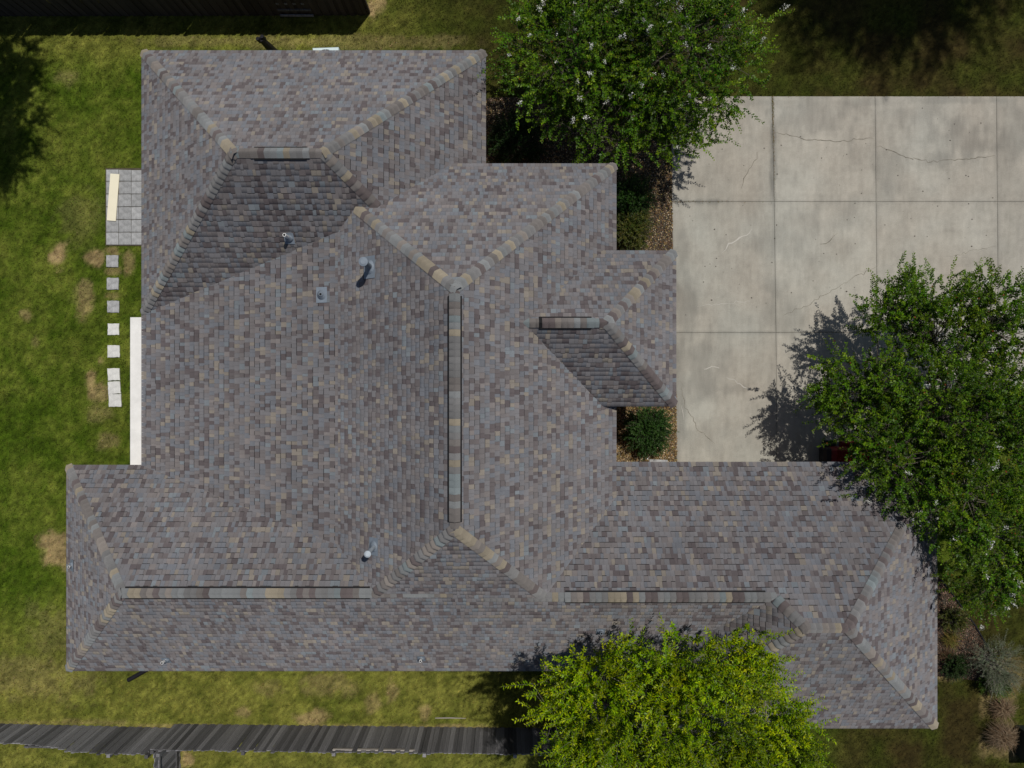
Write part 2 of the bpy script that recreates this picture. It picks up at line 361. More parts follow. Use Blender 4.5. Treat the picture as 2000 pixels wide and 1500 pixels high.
for r in range(3):
    for c in range(4):
        q = [(XC[r][c], YR[r]), (XC[r][c+1], YR[r]), (XC[r+1][c+1], YR[r+1]), (XC[r+1][c], YR[r+1])]
        if r == 2 and c >= 2: q[2] = (q[2][0]-1, 760); q[3] = (q[3][0]-1, 760)
        nu, nv = 96, 104
        uu, vv = np.meshgrid(np.concatenate([[0], np.linspace(.003, .997, nu-2), [1]]), np.concatenate([[0], np.linspace(.003, .997, nv-2), [1]]))
        q = np.array(q, float)
        P = (q[0]*(1-uu[..., None])+q[1]*uu[..., None])*(1-vv[..., None])+(q[3]*(1-uu[..., None])+q[2]*uu[..., None])*vv[..., None]
        x = (P[..., 0]-1000)*H/F; y = -(P[..., 1]-750)*H/F
        g = 0.0018
        eu = np.where(uu == 0, g, 0)-np.where(uu == 1, g, 0); ev = np.where(vv == 0, -g, 0)+np.where(vv == 1, g, 0)
        wob = (fbm(x, y, 0.12, 2, 4.4)-0.5)*0.008
        x = x+eu+np.where((uu == 0) | (uu == 1), wob, 0); y = y+ev+np.where((vv == 0) | (vv == 1), wob, 0)
        z = np.where((uu == 0) | (uu == 1) | (vv == 0) | (vv == 1), -0.012, -0.004)+0.004
        st = np.zeros(x.shape); n1 = fbm(x, y, 0.5, 4, 9.0); n2 = fbm(x, y*0.35, 0.16, 3, 5.0); n3 = fbm(x*0.3, y, 0.2, 3, 15.0); n5 = fbm(x, y, 0.09, 3, 21.0); n6 = fbm(x, y*0.12, 0.05, 2, 31.0); n7 = fbm(x, y, 1.3, 3, 41.0)
        for (cx, cy, rx, ry, s) in STAIN:
            rr = np.sqrt(((P[..., 0]-cx)/rx)**2+((P[..., 1]-cy)/ry)**2)+(n1-0.5)*1.3+(n2-0.5)*0.8; st = np.maximum(st, s*sstep(1.2, 0.3, rr))
        edge = np.minimum(np.minimum(uu, 1-uu), np.minimum(vv, 1-vv)); st = st+0.12*sstep(0.03, 0.0, edge)*n1*1.6
        base = np.array([0.352, 0.332, 0.287])*(0.97+0.045*((r*3+c*5) % 3-1))
        cc = base*(1-st*1.0*(.5+n5)+0.22*(n1-0.5)+0.16*(n2-0.5)+0.10*(n3-0.5)+0.20*(n5-.5)+.14*(n6-.5)+.22*(n7-.5))[..., None]; cc = cc*(1+(n7-.5)[..., None]*np.array([-.10, 0, .06])); cc = cc*(np.array([1, 1, 1])+st[..., None]*np.array([-.06, 0.0, 0.06]))
        V = np.stack([x, y, z], -1).reshape(-1, 3); nV = len(V)
        i0 = (np.arange(nv-1)[:, None]*nu+np.arange(nu-1)[None]).ravel(); fq = np.stack([i0+nu, i0+nu+1, i0+1, i0], 1)
        ring = list(range(nu))+[k*nu+nu-1 for k in range(1, nv)]+[(nv-1)*nu+k for k in range(nu-2, -1, -1)]+[k*nu for k in range(nv-2, 0, -1)]
        low = V[ring].copy(); low[:, 2] = -0.075; m_ = len(ring)
        sk = np.array([(ring[k], ring[(k+1) % m_], nV+(k+1) % m_, nV+k) for k in range(m_)])
        cc = np.vstack([cc.reshape(-1, 3), np.tile(base*0.6, (m_, 1))])
        slabs.append(link('concrete_slab', make_mesh('concrete_slab', np.vstack([V, low]), np.vstack([fq, sk]), M_CONC, cc), drive))

def strip(name, pts, w, z, mat, parent, jit=3.0, tip=True, seed=0):
    r = np.random.default_rng(seed); P = []
    for a, b in zip(pts[:-1], pts[1:]):
        n = max(2, int(math.hypot(b[0]-a[0], b[1]-a[1])/6))
        for k in range(n): P.append((a[0]+(b[0]-a[0])*k/n+r.normal()*jit*0.5, a[1]+(b[1]-a[1])*k/n+r.normal()*jit*0.5))
    P.append(pts[-1]); n = len(P); V = []; Fc = []
    for k, p in enumerate(P):
        a = P[max(k-1, 0)]; b = P[min(k+1, n-1)]; dx, dy = b[0]-a[0], b[1]-a[1]; l = math.hypot(dx, dy)+1e-6
        ww = w*(0.5+r.random())*(min(1, 0.25+min(k, n-1-k)/4) if tip else 1)
        q = px(p[0]-dy/l*ww/2, p[1]+dx/l*ww/2, 0); V.append((q[0], q[1], z)); q = px(p[0]+dy/l*ww/2, p[1]-dx/l*ww/2, 0); V.append((q[0], q[1], z))
    for k in range(n-1): Fc.append((2*k, 2*k+1, 2*k+3, 2*k+2))
    me = bpy.data.meshes.new(name); me.from_pydata(V, [], Fc); me.update(); me.materials.append(mat)
    return link(name, me, parent)
CR = [[(1509,257),(1550,266),(1580,273),(1640,275),(1680,271),(1706,271)],[(1712,285),(1745,295),(1770,308),(1800,313),(1830,317),(1850,312),(1885,312),(1944,304)],
      [(1482,296),(1470,320),(1452,350),(1447,370)],[(1712,522),(1670,540),(1620,570),(1570,600),(1528,616)],[(1330,745),(1338,790),(1360,835),(1398,868)],
      [(1850,502),(1900,490),(1946,481)],[(1600,480),(1622,468),(1636,455)]]
for k, c in enumerate(CR): strip('crack', c, [1.1, 1.2, 1.1, .7, .8, 0.5, 1.3][k], 0.003, M_CRACK, drive, seed=k)
for k, c in enumerate([[(1411,492),(1424,477),(1445,466),(1464,456),(1469,447)],[(1375,719),(1390,717),(1405,719)],[(1420,738),(1445,750),(1464,762)],[(1330,792),(1335,820)],[(1360,599),(1420,592),(1470,588)]]):
    strip('crack_filler', c, [2.3, 2.6, 1.6, 1.3, 0.8][k], 0.003, M_PATCH, drive, seed=20+k)
# dead weeds along the joint
wm = MB()
for k in range(520):
    if k < 330: a = (1509+random.gauss(0, 1.0)+0.0, 188+abs(random.gauss(0, 70)) if random.random() < .75 else random.uniform(188, 392))
    elif k < 430: a = (1313+abs(random.gauss(0, 70)), 394+random.gauss(0, 1))
    else: a = (random.uniform(1315, 1990), 187+random.gauss(0, 1.6))
    if a[1] > 400: continue
    if k < 330: a = (a[0]+(a[1]-188)*0.02, a[1])
    p = px(*a); an = random.uniform(0, 6.28); l = random.uniform(0.02, 0.05)
    wm.add([(p[0]-.006, p[1], 0.0), (p[0]+.006, p[1], 0.0), (p[0]+l*math.cos(an), p[1]+l*math.sin(an), 0.02)], [(0, 1, 2)],
           random.choice([(0.14,0.11,0.03),(0.20,0.13,0.05),(0.09,0.10,0.02),(0.23,0.15,0.08)]))
wm.build('joint_weeds', M_CHIP, drive, kind='stuff')
sm = MB()
for k in range(110):
    a = px(random.uniform(1330, 1940), random.uniform(200, 640)); r = random.uniform(.008, .022)
    if not in_poly(np.array([a[0]]), np.array([a[1]]), P_DRV)[0]: continue
    an = random.uniform(0, 3.1)
    pts = [(a[0]+r*math.cos(an+t)*random.uniform(.6, 1.6), a[1]+r*math.sin(an+t), 0.0035) for t in (0, 1.2, 2.4, 3.7, 5.0)]
    sm.add(pts, [(0, 1, 2, 3, 4)], random.choice([(0.06,0.05,0.04),(0.1,0.09,0.08)]))
sm.build('fallen_leaf_specks', M_CHIP, drive, kind='stuff')

# ------------------------------------------------------------------ planting beds
def bed(poly, label, n, cols, name='mulch_bed', size=(0.015, 0.04)):
    b = link(name, None, kind='structure', label=label)
    m = MB(); m.prism(poly[::-1] if False else poly, -0.06, -0.004); m.build('soil', M_JOINT, b)
    xs = [p[0] for p in poly]; ys = [p[1] for p in poly]
    x = rng.uniform(min(xs), max(xs), n*3); y = rng.uniform(min(ys), max(ys), n*3); ok = in_poly(x, y, poly) & ~in_poly(x, y, P_HOUSE); x, y = x[ok][:n], y[ok][:n]
    k = len(x); a = rng.uniform(0, 6.28, k); l = rng.uniform(*size, k); w = l*rng.uniform(.35, .8, k); t1 = rng.normal(0, .012, k); t2 = rng.normal(0, .010, k); z = rng.uniform(0.004, 0.03, k)
    ca, sa = np.cos(a), np.sin(a)
    V = np.stack([np.stack([x+ca*l*i-sa*w*j, y+sa*l*i+ca*w*j, z+t1*i+t2*j], 1) for i, j in ((-.5,-.5),(.5,-.5),(.6,.4),(-.4,.5))], 1)
    cs = np.array(cols)[rng.integers(0, len(cols), k)]*rng.uniform(.6, 1.4, (k, 1))
    o = link('bark_chips', make_mesh('bark_chips', V.reshape(-1, 3), np.arange(k*4).reshape(-1, 4), M_CHIP, np.repeat(cs, 4, 0)), b, kind='stuff')
    return b
LIT = [(0.24,0.15,0.06),(0.30,0.21,0.10),(0.16,0.09,0.035),(0.12,0.07,0.03),(0.32,0.25,0.15),(0.20,0.16,0.04),(0.17,0.11,0.05),(0.22,0.13,0.06),(0.46,0.38,0.26)]
DRK = [(0.11,0.06,0.035),(0.08,0.045,0.03),(0.16,0.09,0.06),(0.22,0.15,0.11),(0.06,0.04,0.03)]
bed(BEDS[0], 'brown mulch bed between the house and the driveway under the flowering tree', 26000, LIT+DRK)
bed(BEDS[1], 'tan leaf mulch around the round bush in the entry corner', 15000, LIT)
bed(BEDS[2], 'dark brown mulch bed with curved edge at the right house corner', 12000, DRK)
em = MB()
edge_pts = [px(a, b, 0.03) for a, b in [(1838,1132),(1860,1160),(1876,1182),(1905,1222),(1928,1262),(1945,1296),(1975,1320)]]
em.tube(edge_pts, [0.022]*len(edge_pts), 6); em.build('bed_edging', M_BLACK, None, label='thin black edging strip along the curved mulch bed', cat='edging')

# ------------------------------------------------------------------ patio, stones, porch slab, plank
patio = link('paver_patio', None, label='small patio of square grey pavers beside the left house wall', cat='patio')
pb = MB(); pb.prism(pxy([(205.5,328),(345,328),(345,480),(205.5,480)]), -0.08, -0.012); pb.build('sand_bed', m_plain('patio_sand', (0.07,0.06,0.04), .95, var=.4), patio)
pw = 24.7*H/F
pm = MB(); pm.box(-pw/2+.006, pw/2-.006, -pw/2+.006, pw/2-.006, -0.05, 0.0, 0.005); pav = pm.mesh('paver', M_PAVER)
for r in range(6):
    for c in range(5):
        p = px(219.5+c*24.6, 341.5+r*24.9)
        if r == 0:
            pm2 = MB(); pm2.box(-pw/2+.006, pw/2-.006, -pw/2+.006, pw/2-.03-.008*c, -0.05, 0.0, 0.005); me = pm2.mesh('paver', M_PAVER)
        else: me = pav
        o = link('paver', me, patio, loc=(p[0], p[1], 0.008+random.uniform(-.003, .003))); o.rotation_euler = (random.gauss(0, .006), random.gauss(0, .006), random.gauss(0, .012))
pl = MB(); L = px(223, 340)-px(219, 432); pl.box(-0.128, 0.128, -0.665, 0.665, 0, 0.03, 0.003)
o = pl.build('plank', M_CREAM, None, label='cream coloured plank lying on the grey pavers', cat='plank', loc=tuple(px(222, 386)[:2])+(0.012,)); o.rotation_euler[2] = -math.atan2(7, 88)
order = ['first', 'second', 'third', 'fourth', 'fifth', 'sixth', 'seventh', 'eighth']
for k, (sx, sy, w) in enumerate(STONES):
    hw = w/2*H/F; m = MB()
    j = lambda: random.uniform(-.012, .012)
    n = 5; ring = []
    for (a, b), (c, d) in zip([(-1,-1),(1,-1),(1,1),(-1,1)], [(1,-1),(1,1),(-1,1),(-1,-1)]):
        for t in range(n): u = t/n; ring.append(((a+(c-a)*u)*hw+j()*.6, (b+(d-b)*u)*hw+j()*.6))
    nR = len(ring); sc = 0.93
    vv = [(x, y, -0.04) for x, y in ring]+[(x, y, 0.006) for x, y in ring]+[(x*sc, y*sc, 0.012) for x, y in ring]
    m.add(vv, [(i, (i+1) % nR, nR+(i+1) % nR, nR+i) for i in range(nR)]+[(nR+i, nR+(i+1) % nR, 2*nR+(i+1) % nR, 2*nR+i) for i in range(nR)]+[tuple(range(2*nR, 3*nR))])
    p = px(sx, sy)
    lab = ('%s square stepping stone below the paver patio, ' % order[k]) + ('grey' if k < 3 else 'whitish') if k < 5 else ['pale stepping stone, top of the touching row of three', 'pale stepping stone, middle of the touching row of three', 'chipped white stepping stone, bottom of the touching row of three'][k-5]
    o = m.build('stepping_stone', M_PAVER if k < 3 else M_STONE, None, label=lab, cat='stepping stone', group='stepping stones in the left lawn', loc=(p[0], p[1], 0.0)); o.rotation_euler[2] = random.gauss(0, .02)
pm = MB(); q0, q1 = px(256, 620), px(420, 912); pm.box(q0[0], q1[0], q1[1], q0[1], -0.08, 0.06, 0.006)
pm.build('porch_slab', M_SLABW, None, label='long white concrete porch slab along the left eave', cat='slab')

# ------------------------------------------------------------------ house
house = link('house', None, label='large hip roofed house covered in mottled grey brown shingles', cat='house')
wm = MB(); wm.prism(P_HOUSE[::-1], 0.0, 2.66)
wm.box(-60*E, 160.5*E, -180*E, 380.5*E, 2.6, ZM-0.1); wm.box(100*E, 268.5*E, -5.5*E, 211*E, 2.6, ZG-0.1)
wm.build('wall', M_WALL, house)
EAVE = [(-723,-651,-52,-651,ZE),(-52,-651,-52,-400,ZE),(-112,-415.8,196.3,-415.8,ZM),(196.3,-415.8,196.3,200,ZM),(170,-247,304,-247,ZG),(304,-247,304,40.85,ZG),(170,40.85,304,40.85,ZG),
        (185,153,830,153,ZE),(830,153,830,672,ZE),(241,672,830,672,ZE),(241,560,241,672,ZE),(-870,560,241,560,ZE),(-870,159,-870,560,ZE),(-870,159,-715,159,ZE),(-723,-651,-723,170,ZE)]
for (x0, y0, x1, y1, z0) in EAVE:
    m = MB(); a, b = sorted((x0, x1)); c, d = sorted((-y0, -y1)); i = .03
    if x0 == x1:
        s = -1 if x0 in (-52, 196.3, 304, 830) else 1
        m.box(min(x0*E+s*i, x0*E+s*(i+.025)), max(x0*E+s*i, x0*E+s*(i+.025)), c*E+.055, d*E-.055, z0-.20, z0-.02)
    else:
        s = -1 if y0 in (-651, -415.8, -247, 153, 159) else 1
        yy = -y0*E; m.box(a*E+.03, b*E-.03, min(yy+s*i, yy+s*(i+.025)), max(yy+s*i, yy+s*(i+.025)), z0-.20, z0-.02)
    m.build('fascia_board', M_TRIM, house)
sm_ = MB(); so = [(a*E, -b*E) for a, b in [(-718,-646),(-57,-646),(-57,-411),(191,-411),(191,-242),(299,-242),(299,36),(191,36),(191,158),(825,158),(825,667),(246,667),(246,555),(-865,555),(-865,164),(-718,164)]]
sm_.prism(so[::-1], 2.58, 2.60); sm_.build('soffit', M_TRIM, house)

# roof deck as a height grid whose lines fall on the eaves
ex = sorted(set([x for e in EAVE for x in (e[0], e[2])])); ey = sorted(set([-y for e in EAVE for y in (e[1], e[3])]))
def lines(lo, hi, keys):
    L = list(np.arange(lo, hi, 0.12))
    for k in keys: L += [k*E-0.012, k*E+0.012]
    return np.array(sorted(L))
dx, dy = lines(-870*E, 830*E, ex), lines(-672*E, 651*E, ey)
DX, DY = np.meshgrid(dx, dy); DH, _, _ = envelope(DX, DY)
ok = DH > 0; nx = len(dx)
ii = (np.arange(len(dy)-1)[:, None]*nx+np.arange(nx-1)[None])
good = (ok[:-1, :-1] & ok[1:, :-1] & ok[:-1, 1:] & ok[1:, 1:])
ii = ii[good]; fq = np.stack([ii, ii+1, ii+nx+1, ii+nx], 1)
V = np.stack([DX, DY, np.where(ok, DH, ZE)-0.06], -1).reshape(-1, 3)
roof = link('roof', make_mesh('roof', V, fq, M_DECK), house)

# shingles
PAL = np.array([(0.160,0.156,0.160),(0.142,0.152,0.168),(0.150,0.136,0.132),(0.088,0.072,0.072),(0.112,0.096,0.094),(0.225,0.198,0.160),(0.165,0.190,0.205),(0.190,0.170,0.160)])
PAL = (PAL*0.77+np.array([0.144,0.138,0.143])*0.23)*np.array([0.96,0.965,1.0])
PW = np.array([.30,.17,.16,.11,.09,.07,.03,.07])
EXP = 0.143
def clip(poly, fn):
    out = []; n = len(poly)
    for i in range(n):
        a, b = poly[i], poly[(i+1) % n]; fa, fb = fn(a), fn(b)
        if fa >= 0: out.append(a)
        if (fa >= 0) != (fb >= 0):
            t = fa/(fa-fb); out.append((a[0]+(b[0]-a[0])*t, a[1]+(b[1]-a[1])*t))
    return out
CH = 0.13                                    # trimmed hip corners
CORN = [(196.3*E, 415.8*E, 1, 1), (830*E, -672*E, 1, -1), (304*E, 247*E, 1, 1), (304*E, -40.85*E, 1, -1)]
tabs = []                                    # dicts of every shingle tab
for pn in PN:
    ix, iy, c, z0, p = PL[pn]; cs = 1/math.sqrt(1+p*p); ux, uy = -iy, ix      # u along the eave
    pid = PN.index(pn); n_ = nrm(pn)
    dmax = {'mWh': 6.2, 'S': 4.8, 'mWs': 5.2}.get(pn, 4.2)
    rows = int(dmax/(EXP*cs))
    roff = 0
    for j in range(rows):
        d0, d1 = j*EXP*cs, (j+1)*EXP*cs
        if j == 0: d0 = -0.012
        w = rng.choice([0.07, 0.085, 0.10, 0.12, 0.145], 430, p=[.15,.28,.30,.19,.08]); u = np.cumsum(w)-22.0+rng.uniform(0, .3)
        u0, u1 = u-w, u; uc = (u0+u1)/2; dc = (d0+d1)/2
        col = rng.choice(len(PAL), 430, p=PW); rep = rng.random(430) < 0.08; col[1:] = np.where(rep[1:], col[:-1], col[1:])
        thick = rng.random(430) < 0.40
        vis = np.zeros(430, bool); blk = np.full(430, -1)
        for (tu, td) in ((.5,.5),(.04,.06),(.96,.06),(.04,.94),(.96,.94)):
            uu = u0+(u1-u0)*tu; dd = max(d0, 0.001)+(d1-max(d0, 0.001))*td
            x = ix*(dd+c)+ux*uu; y = iy*(dd+c)+uy*uu
            _, B, Pp = envelope(x, y); hit = (Pp == pid) & ~vis; vis |= hit; blk = np.where(hit, B, blk)
        for k in np.nonzero(vis)[0]:
            poly = [(u0[k]+.0015, d0), (u1[k]-.0015, d0), (u1[k]-.0015, d1), (u0[k]+.0015, d1)]
            full = True; bname = BN[blk[k]]
            W2 = lambda q: (ix*(q[1]+c)+ux*q[0], iy*(q[1]+c)+uy*q[0])
            for qn in BL[bname]:
                if qn == pn or (qn == 'mW' and pn in ('mWs',  'mWh')): continue
                if qn == 'mW':
                    xc, yc = W2((uc[k], dc)); qn = 'mWs' if zpl('mWs', xc, yc) > zpl('mWh', xc, yc) else 'mWh'
                f = lambda q: zpl(qn, *W2(q))-zpl(pn, *W2(q))+1e-4
                if min(f(q) for q in poly) < 0: poly = clip(poly, f); full = False
                if len(poly) < 3: break
            if len(poly) >= 3 and pn in ('mWs', 'mWh'):
                o_ = 'mWh' if pn == 'mWs' else 'mWs'; f = lambda q: zpl(pn, *W2(q))-zpl(o_, *W2(q))+1e-4
                if min(f(q) for q in poly) < 0: poly = clip(poly, f); full = False
            if len(poly) < 3: continue
            for (cx, cy, sx, sy) in CORN:
                f = lambda q: (cx-W2(q)[0])*sx+(cy-W2(q)[1])*sy-CH
                xx, yy = W2((uc[k], dc))
                if abs(xx-cx)+abs(yy-cy) < 0.6 and min(f(q) for q in poly) < 0: poly = clip(poly, f); full = False
                if len(poly) < 3: break
            if len(poly) < 3: continue
            colr = PAL[col[k]]*1.06*rng.uniform(.92, 1.08)
            tabs.append((pn, poly, d0, d1, bool(thick[k]) and j > 0, colr, full and j > 0, uc[k], (w[k])))
# projected size decides which tabs become parts of their own
def area_px(t):
    pn, poly, d0, d1, th, colr, full, uc, w = t
    if not full: return 0
    ix, iy, c, z0, p = PL[pn]; ux, uy = -iy, ix; P = []
    for (u, d) in poly:
        x, y = ix*(d+c)+ux*u, iy*(d+c)+uy*u; z = z0+p*d; k = F/(H-z); P.append((x*k, y*k))
    if any(abs(a) > 990 or abs(b) > 740 for a, b in P): return 0
    return abs(sum(P[i][0]*P[(i+1) % 4][1]-P[(i+1) % 4][0]*P[i][1] for i in range(4)))/2 if len(P) == 4 else 0
ar = np.array([area_px(t) for t in tabs]); top = set(np.argsort(-ar)[:300].tolist())
V, FS3, FS4, FS5, FS6, C3, C4, C5, C6 = [], [], [], [], [], [], [], [], []
def put(face, colr):
    n = len(face); {3: FS3, 4: FS4, 5: FS5, 6: FS6}[n].append(face); {3: C3, 4: C4, 5: C5, 6: C6}[n].append(colr)
shared = {}
for ti, t in enumerate(tabs):
    pn, poly, d0, d1, th, colr, full, uc, w = t
    ix, iy, c, z0, p = PL[pn]; ux, uy = -iy, ix; nn = nrm(pn); hi = 0.013 if th else 0.004
    if ti in top:
        key = (round(w, 3), th)
        if key not in shared:
            m = MB(); hw = w/2-.0015; L = EXP
            v = [(-hw,0,hi),(hw,0,hi),(hw,L,.003),(-hw,L,.003),(-hw,0,-.004),(hw,0,-.004),(hw,L,-.004),(-hw,L,-.004),(-hw,-.026 if th else -.003,.0),(hw,-.026 if th else -.003,.0)]
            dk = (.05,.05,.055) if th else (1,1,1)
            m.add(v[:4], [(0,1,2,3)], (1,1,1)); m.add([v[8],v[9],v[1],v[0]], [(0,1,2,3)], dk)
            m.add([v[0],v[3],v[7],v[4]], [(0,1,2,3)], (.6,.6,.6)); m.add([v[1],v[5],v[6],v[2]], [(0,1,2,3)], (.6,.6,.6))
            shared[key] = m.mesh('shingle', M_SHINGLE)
        o = link('shingle', shared[key], roof)
        d = d0; x, y = ix*(d+c)+ux*uc, iy*(d+c)+uy*uc
        up = Vector((ix, iy, p)).normalized(); uv = up.cross(nn)
        o.matrix_local = Matrix(((uv.x, up.x, nn.x, x), (uv.y, up.y, nn.y, y), (uv.z, up.z, nn.z, z0+p*d), (0, 0, 0, 1)))
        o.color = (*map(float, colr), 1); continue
    b = len(V); lowv = []
    for (u, d) in poly:
        fr = (d-d0)/(d1-d0); lf = .003+(hi-.003)*(1-fr); x, y = ix*(d+c)+ux*u, iy*(d+c)+uy*u
        V.append((x+nn.x*lf, y+nn.y*lf, z0+p*d+nn.z*lf))
    if len(poly) <= 6: put(list(range(b, b+len(poly))), colr)
    else: continue
    n = len(poly)
    for i in range(n):
        a, q = poly[i], poly[(i+1) % n]
        if abs(a[1]-d0) < 1e-6 and abs(q[1]-d0) < 1e-6 and abs(a[0]-q[0]) > .01:
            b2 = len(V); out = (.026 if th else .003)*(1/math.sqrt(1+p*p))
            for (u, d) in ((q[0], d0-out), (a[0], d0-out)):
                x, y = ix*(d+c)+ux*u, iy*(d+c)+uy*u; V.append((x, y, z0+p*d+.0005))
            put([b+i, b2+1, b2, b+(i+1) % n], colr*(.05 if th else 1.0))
fs = [f for f in (FS3, FS4, FS5, FS6) if f]; cl = np.array(sum([list(c) for c in (C3, C4, C5, C6)], []))
link('shingle_field', make_mesh('shingle_field', V, fs, M_SHINGLE, cl, 'FACE'), roof, kind='stuff', label='remaining small roof shingles')

# ridge and hip caps, ridge vents
def along(a, b, blk_from_a=True):
    """line from a towards b, cut where another part of the roof rises above it"""
    a, b = Vector(a), Vector(b); n = 400; last = a
    for i in range(2, n+1):
        q = a+(b-a)*(i/n)
        if hz(q.x, q.y) > q.z+0.03: return a, last
        last = q
    return a, b
Zp = lambda n, z: inter(*n, z)
LN = []
aW, aE = inter('tN','tS','tW'), inter('tN','tS','tE')
LN += [('hip','tN','tW',*along(aW, Zp(('tN','tW'), ZE))), ('hip','tN','tE',*along(aE, Zp(('tN','tE'), ZE))), ('hip','tS','tW',*along(aW, Zp(('tS','tW'), ZE))), ('hip','tS','tE',*along(aE, Zp(('tS','tE'), ZE))), ('ridge','tN','tS',aW,aE)]
rN, rS = inter('mN','mE','mWs'), inter('mE','mWs','S')
LN += [('hip','mN','mE',*along(rN, Zp(('mN','mE'), ZM))), ('hip','mN','mWs',*along(rN, Zp(('mN','mWs'), ZE))), ('hip','mE','S',rS, inter('mE','S','eN')), ('hip','mWs','S',rS, inter('mWs','S','wwN')), ('ridge','mE','mWs',rN,rS)]
w0 = inter('wwN','wwW','S'); w1 = Vector((-100*E, w0.y, w0.z))
LN += [('hip','wwN','wwW',*along(w0, Zp(('wwN','wwW'), ZE))), ('hip','S','wwW',*along(w0, Zp(('S','wwW'), ZE))), ('ridge','wwN','S',*along(w0, w1))]
e1 = inter('eN','S','seW'); e0 = Vector((-50*E, e1.y, e1.z)); sW, sE = inter('eN','seW','seS'), inter('eN','seE','seS')
LN += [('ridge','eN','S',*along(e1, e0)), ('hip','eN','seW',sW,e1), ('ridge','eN','seS',sW,sE), ('hip','eN','seE',*along(sE, Zp(('eN','seE'), ZE))), ('hip','seS','seE',*along(sE, Zp(('seS','seE'), ZE))), ('hip','seS','seW',*along(sW, Zp(('seS','seW'), ZE)))]
g0 = inter('gE','gN','gS'); g1 = Vector((0, g0.y, g0.z))
LN += [('hip','gN','gE',*along(g0, Zp(('gN','gE'), ZG))), ('hip','gS','gE',*along(g0, Zp(('gS','gE'), ZG))), ('ridge','gN','gS',*along(g0, g1))]
VENTS = {('wwN','S'): ((232,1160),(721,1160)), ('mE','mWs'): ((888,577),(888,1021)), ('eN','S'): ((1105,1168),(1497,1168)), ('tN','tS'): ((494,300),(597,300)), ('gN','gS'): ((1053,630),(1156,630))}
CPAL = np.array([(0.150,0.150,0.152),(0.170,0.180,0.186),(0.140,0.128,0.122),(0.095,0.078,0.078),(0.235,0.205,0.155),(0.165,0.195,0.205),(0.185,0.165,0.150)])
CPAL = CPAL*0.88+np.array([0.150,0.143,0.146])*0.12
CPW = np.array([.26,.20,.16,.14,.10,.05,.09])
caps = []
def cap_mesh(d, n1, n2, L, half, base):
    s1 = d.cross(n1); s1 = s1 if s1.z < 0 else -s1; s2 = d.cross(n2); s2 = s2 if s2.z < 0 else -s2
    na = (n1+n2).normalized(); V, Fc, C = [], [], []
    prof = [(s1*half, n1*.004), (s1*half*.62, n1*.006), (s1*half*.22, n1*.006), (s1*0, na*.003), (s2*half*.22, n2*.006), (s2*half*.62, n2*.006), (s2*half, n2*.004)]
    for t, lf in ((0, .007), (L*.5, .005), (L+.03, .001)):          # t runs up the line from the butt end
        for s, l in prof: V.append(s-d*t+l+na*(lf+base))
    for s, l in prof: V.append(s+d*.006+na*base*0.96-na*.002)
    k = 7
    for r in range(2):
        for i in range(6): Fc.append((r*k+i, r*k+i+1, (r+1)*k+i+1, (r+1)*k+i)); C.append((1, 1, 1))
    for i in range(6): Fc.append((3*k+i, 3*k+i+1, i+1, i)); C.append((.85, .85, .85))
    me = bpy.data.meshes.new('cap_shingle'); me.from_pydata([tuple(v) for v in V], [], Fc); me.update(); me.materials.append(M_SHINGLE)
    a = me.attributes.new('col', 'FLOAT_COLOR', 'FACE'); a.data.foreach_set('color', np.hstack([np.array(C, np.float32), np.ones((len(C), 1), np.float32)]).ravel())
    me.polygons.foreach_set('use_smooth', [i < 12 for i in range(18)])
    return me
capspec = []
for kind, p1, p2, a, b in LN:
    d = (b-a).normalized(); Lg = (b-a).length; n1, n2 = nrm(p1), nrm(p2)
    step = 0.148 if kind == 'hip' else 0.137
    vent = None
    if (p1, p2) in VENTS:
        (x0, y0), (x1, y1) = VENTS[(p1, p2)]
        q0, q1 = Vector(px(x0, y0, a.z)), Vector(px(x1, y1, a.z)); ta, tb = sorted(((q0-a).dot(d), (q1-a).dot(d))); ta, tb = max(ta, .05), min(tb, Lg-.02); vent = (ta, tb)
        s1 = d.cross(n1); s1 = s1 if s1.z < 0 else -s1; s2 = d.cross(n2); s2 = s2 if s2.z < 0 else -s2; na = (n1+n2).normalized()
        hw = .166; V = []
        for t in (ta, tb):
            for q in (s1*hw+n1*.012, s1*hw+n1*.032, na*.038, s2*hw+n2*.032, s2*hw+n2*.012): V.append(tuple(a+d*t+q))
        m = MB(); m.add(V, [(0,1,6,5),(1,2,7,6),(2,3,8,7),(3,4,9,8),(4,3,2,1,0),(5,6,7,8,9)]); m.build('ridge_vent', M_VENT, roof)
    nC = int(Lg/step)
    mA = cap_mesh(d, n1, n2, step, .138, 0.012); mB = cap_mesh(d, n1, n2, step, .150, 0.039) if vent else None
    last = None
    for i in range(nC+1):
        t = Lg-i*step-.02
        if t < step*.5: continue
        onv = vent and (vent[0]-.05 <= t-step*.5 <= vent[1])
        ci = rng.choice(len(CPAL), p=CPW)
        if last is not None and rng.random() < .2: ci = last
        last = ci
        capspec.append((mB if onv else mA, a+d*t, CPAL[ci]*1.08*rng.uniform(.88, 1.12)))
def cap_size(s):
    q = s[1]; k = F/(H-q.z); return k if abs(q.x*k) < 1000 and abs(q.y*k) < 750 else 0
osz = sorted(range(len(capspec)), key=lambda i: -cap_size(capspec[i])); big = set(osz[:300])
rv, rf, rc = [], [], []
for i, (me, pos, colr) in enumerate(capspec):
    if i in big:
        o = link('cap_shingle', me, roof, loc=pos); o.color = (*map(float, colr), 1)
    else:
        b = len(rv); rv += [tuple(v.co+pos) for v in me.vertices]
        cd = me.attributes['col'].data
        for f in me.polygons: rf.append(tuple(b+k for k in f.vertices)); rc.append(np.array(cd[f.index].color[:3])*colr)
